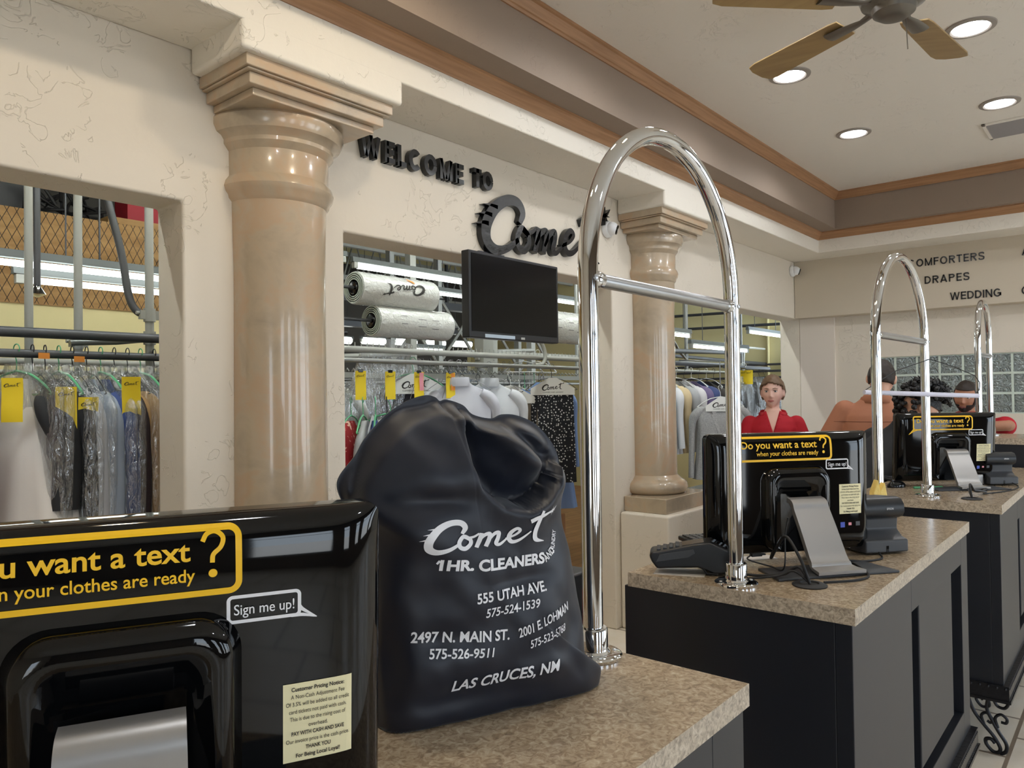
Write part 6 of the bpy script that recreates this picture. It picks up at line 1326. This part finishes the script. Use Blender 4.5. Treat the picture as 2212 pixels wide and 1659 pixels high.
    if beard:
        m = MB(); head_grid(m, T, male, 0.004, keep=lambda p: (p.y < 0.01 and p.z < -0.048 and not (abs(p.x) < 0.022 and -0.070 < p.z < -0.052) and p.z > -0.118) or (abs(p.x) > 0.056 and -0.06 < p.z < 0.01 and -0.045 < p.y < 0.0), bumpy=0.002)
        o = m.build('beard', M['beard'], t, smooth=80); so = o.modifiers.new('thick', 'SOLIDIFY'); so.thickness = 0.006; so.offset = -1
    if polo:
        m = MB(); c = Vector((lx, ly+0.004, z(1.445)-drop))
        for s in (-1, 1):
            P = []
            for i in range(9): a = PI/2-s*(PI*0.88)*i/8; P.append((a, i/8))
            vs = []
            for a, q in P:
                rr = 0.072+0.01*q; b = c+Vector((math.cos(a)*rr*k, math.sin(a)*rr*0.95*k, 0.022-0.045*q*q)); vs += [b, b+Vector((math.cos(a)*0.012, math.sin(a)*0.012, 0.012)), b+Vector((math.cos(a)*0.030, math.sin(a)*0.030-0.010*q, -0.030-0.014*q))]
            m.add(vs, [f for i in range(8) for f in ((3*i, 3*i+3, 3*i+4, 3*i+1), (3*i+1, 3*i+4, 3*i+5, 3*i+2))])
        o = m.build('collar', top, t, smooth=60); so = o.modifiers.new('thick', 'SOLIDIFY'); so.thickness = 0.004
    return t
wt = person('person', 'smiling woman in a red polo shirt with pulled back hair, standing behind the middle monitor', (5.015, 1.925, 0), math.radians(-69), 1.625, False, M['skin_w'], M['hair_w'], M['red'],
    {'L': ((0.225, -0.02, 1.05), (0.165, -0.22, 1.0)), 'R': ((-0.225, -0.02, 1.05), (-0.165, -0.22, 1.0))}, head_rot=(0.02, 0.0, -0.14), polo=True,
    top_cut=lambda c: (c.y < 0 and c.z > 1.235 and abs(c.x) < (c.z-1.235)*0.30) or (c.z > 1.375 and abs(c.x) < 0.07) or c.z < 0.86,
    hair_keep=lambda p: (p.z > 0.078-0.35*abs(p.x)) or (p.y > -0.030 and p.z > 0.02) or (p.y > 0.01 and p.z > -0.055), hair_ex=0.016)
bd = [c for c in children(wt) if c.name.startswith('shirt')][0]; bb = [c for c in children(wt) if c.name.startswith('body')][0]
for s in (-1, 1):
    pts = []
    for q in range(12):
        zz = 1.222+0.165*q/11; xx = s*max(0.0, (zz-1.232)*0.30)
        hit = [h for h in (b_.ray_cast(Vector((xx*(1.02 if b_ is bb else 1.12), -0.6, zz)), Vector((0, 1, 0))) for b_ in (bd, bb)) if h[0]]
        pts.append(Vector((xx, min(h[1].y for h in hit)-0.002, zz)))
    m = MB(); vs = []
    for q, p in enumerate(pts):
        o_ = Vector((s*(0.012+0.034*(q/11)**1.5), 0.010+0.012*q/11, -0.016)); vs += [p+Vector((-s*0.004, -0.001, 0)), p+o_*0.5+Vector((0, -0.008, 0)), p+o_]
    m.add(vs, [f for q in range(11) for f in ((3*q, 3*q+3, 3*q+4, 3*q+1), (3*q+1, 3*q+4, 3*q+5, 3*q+2))]); o = m.build('collar_flap', M['red'], wt, smooth=60); so = o.modifiers.new('thick', 'SOLIDIFY'); so.thickness = 0.005; so.offset = 0
m = MB()
for q in range(3): m.lathe([(0.006, 0), (0.006, 0.002), (0.003, 0.003)], n=12, T=Matrix.Translation((0.003, -0.118-0.003*q, 1.222-0.026*q)) @ Matrix.Rotation(PI/2, 4, 'X'))
m.build('placket_buttons', M['white'], wt)
m = MB(); logo(m, lambda u, v, d: Vector((0.060+u*0.085, -0.121+0.16*(u*0.085)-0.10*max(0, 0.0), 1.215+v*0.085))); m.build('chest_print', M['white'], wt)
m = MB(); m.ball((0, 0.098, 0.02), 0.034, 0.03, 0.034, 18, 12, T=Matrix.Translation((0, 0, 1.532))); m.build('hair_bun', M['hair_w'], wt, smooth=60)
om = person('person', 'man seen from behind in a rust shirt with cropped hair beside the second arch', (5.01, 1.33, 0), math.radians(108), 1.73, True, M['skin_o'], M['hair_d'], M['rust'],
    {'L': ((0.28, -0.05, 1.10), (0.22, -0.25, 1.02)), 'R': ((-0.30, -0.10, 1.14), (-0.20, -0.32, 1.06))}, head_rot=(0.25, -0.05, -0.15), head_off=(-0.03, -0.03, -0.02), lean=(-0.06, -0.07), sleeve='long', hair_ex=0.006, polo=True,
    hair_keep=lambda p: (p.z > 0.066) or (p.y > -0.035 and p.z > 0.018) or (p.y > 0.02 and p.z > -0.045))
sb = [c for c in children(om) if c.name.startswith('shirt')][0]
def back_pt(x, z):
    h = sb.ray_cast(Vector((x, 0.7, z)), Vector((0, -1, 0))); return h[1]+Vector((0, 0.0015, 0)) if h[0] else None
pts = [p for p in (back_pt(-0.19+0.02*i, 1.325) for i in range(20)) if p]
m = MB(); m.tube(pts, 0.0022, 6); m.build('yoke_seam', cloth((150, 100, 78)), om, smooth=60)
m = MB(); vs = []
for i in range(16):
    for sx in (-0.016, 0.016):
        p = back_pt(-0.05+sx, 1.32-0.026*i); vs.append(p if p else Vector((-0.05+sx, 0.10, 1.32-0.026*i)))
m.add(vs, [(2*i, 2*i+1, 2*i+3, 2*i+2) for i in range(15)]); o = m.build('box_pleat', M['rust'], om, smooth=60); so = o.modifiers.new('thick', 'SOLIDIFY'); so.thickness = 0.004; so.offset = 1
person('person', 'man with black curly hair and black shirt bent over the farthest counter', (4.32, 1.22, 0), math.radians(67), 1.74, True, M['skin_c'], M['hair_k'], M['shirtblk'],
    {'L': ((0.27, -0.30, 1.14), (0.15, -0.42, 1.09)), 'R': ((-0.27, -0.24, 1.14), (-0.17, -0.34, 1.10)), 'drop': 0.15}, head_rot=(0.50, 0.10, -0.75), head_off=(0.0, -0.10, -0.055), lean=(-0.06, -0.36), sleeve='long', curly=True)
person('person', 'bearded man in a red shirt looking down, behind the end of the pale hanging tube', (6.60, 1.04, 0), math.radians(-88), 1.72, True, M['skin_b'], M['hair_d'], M['red'],
    {'L': ((0.30, -0.40, 1.26), (0.10, -0.50, 1.25)), 'R': ((-0.26, -0.22, 1.10), (-0.12, -0.44, 1.22)), 'drop': 0.13}, head_rot=(0.16, 0.10, -0.10), head_off=(0.0, -0.03, -0.01), lean=(0.02, -0.16), hair_ex=0.005, beard=True, polo=True, mouth='lipd')
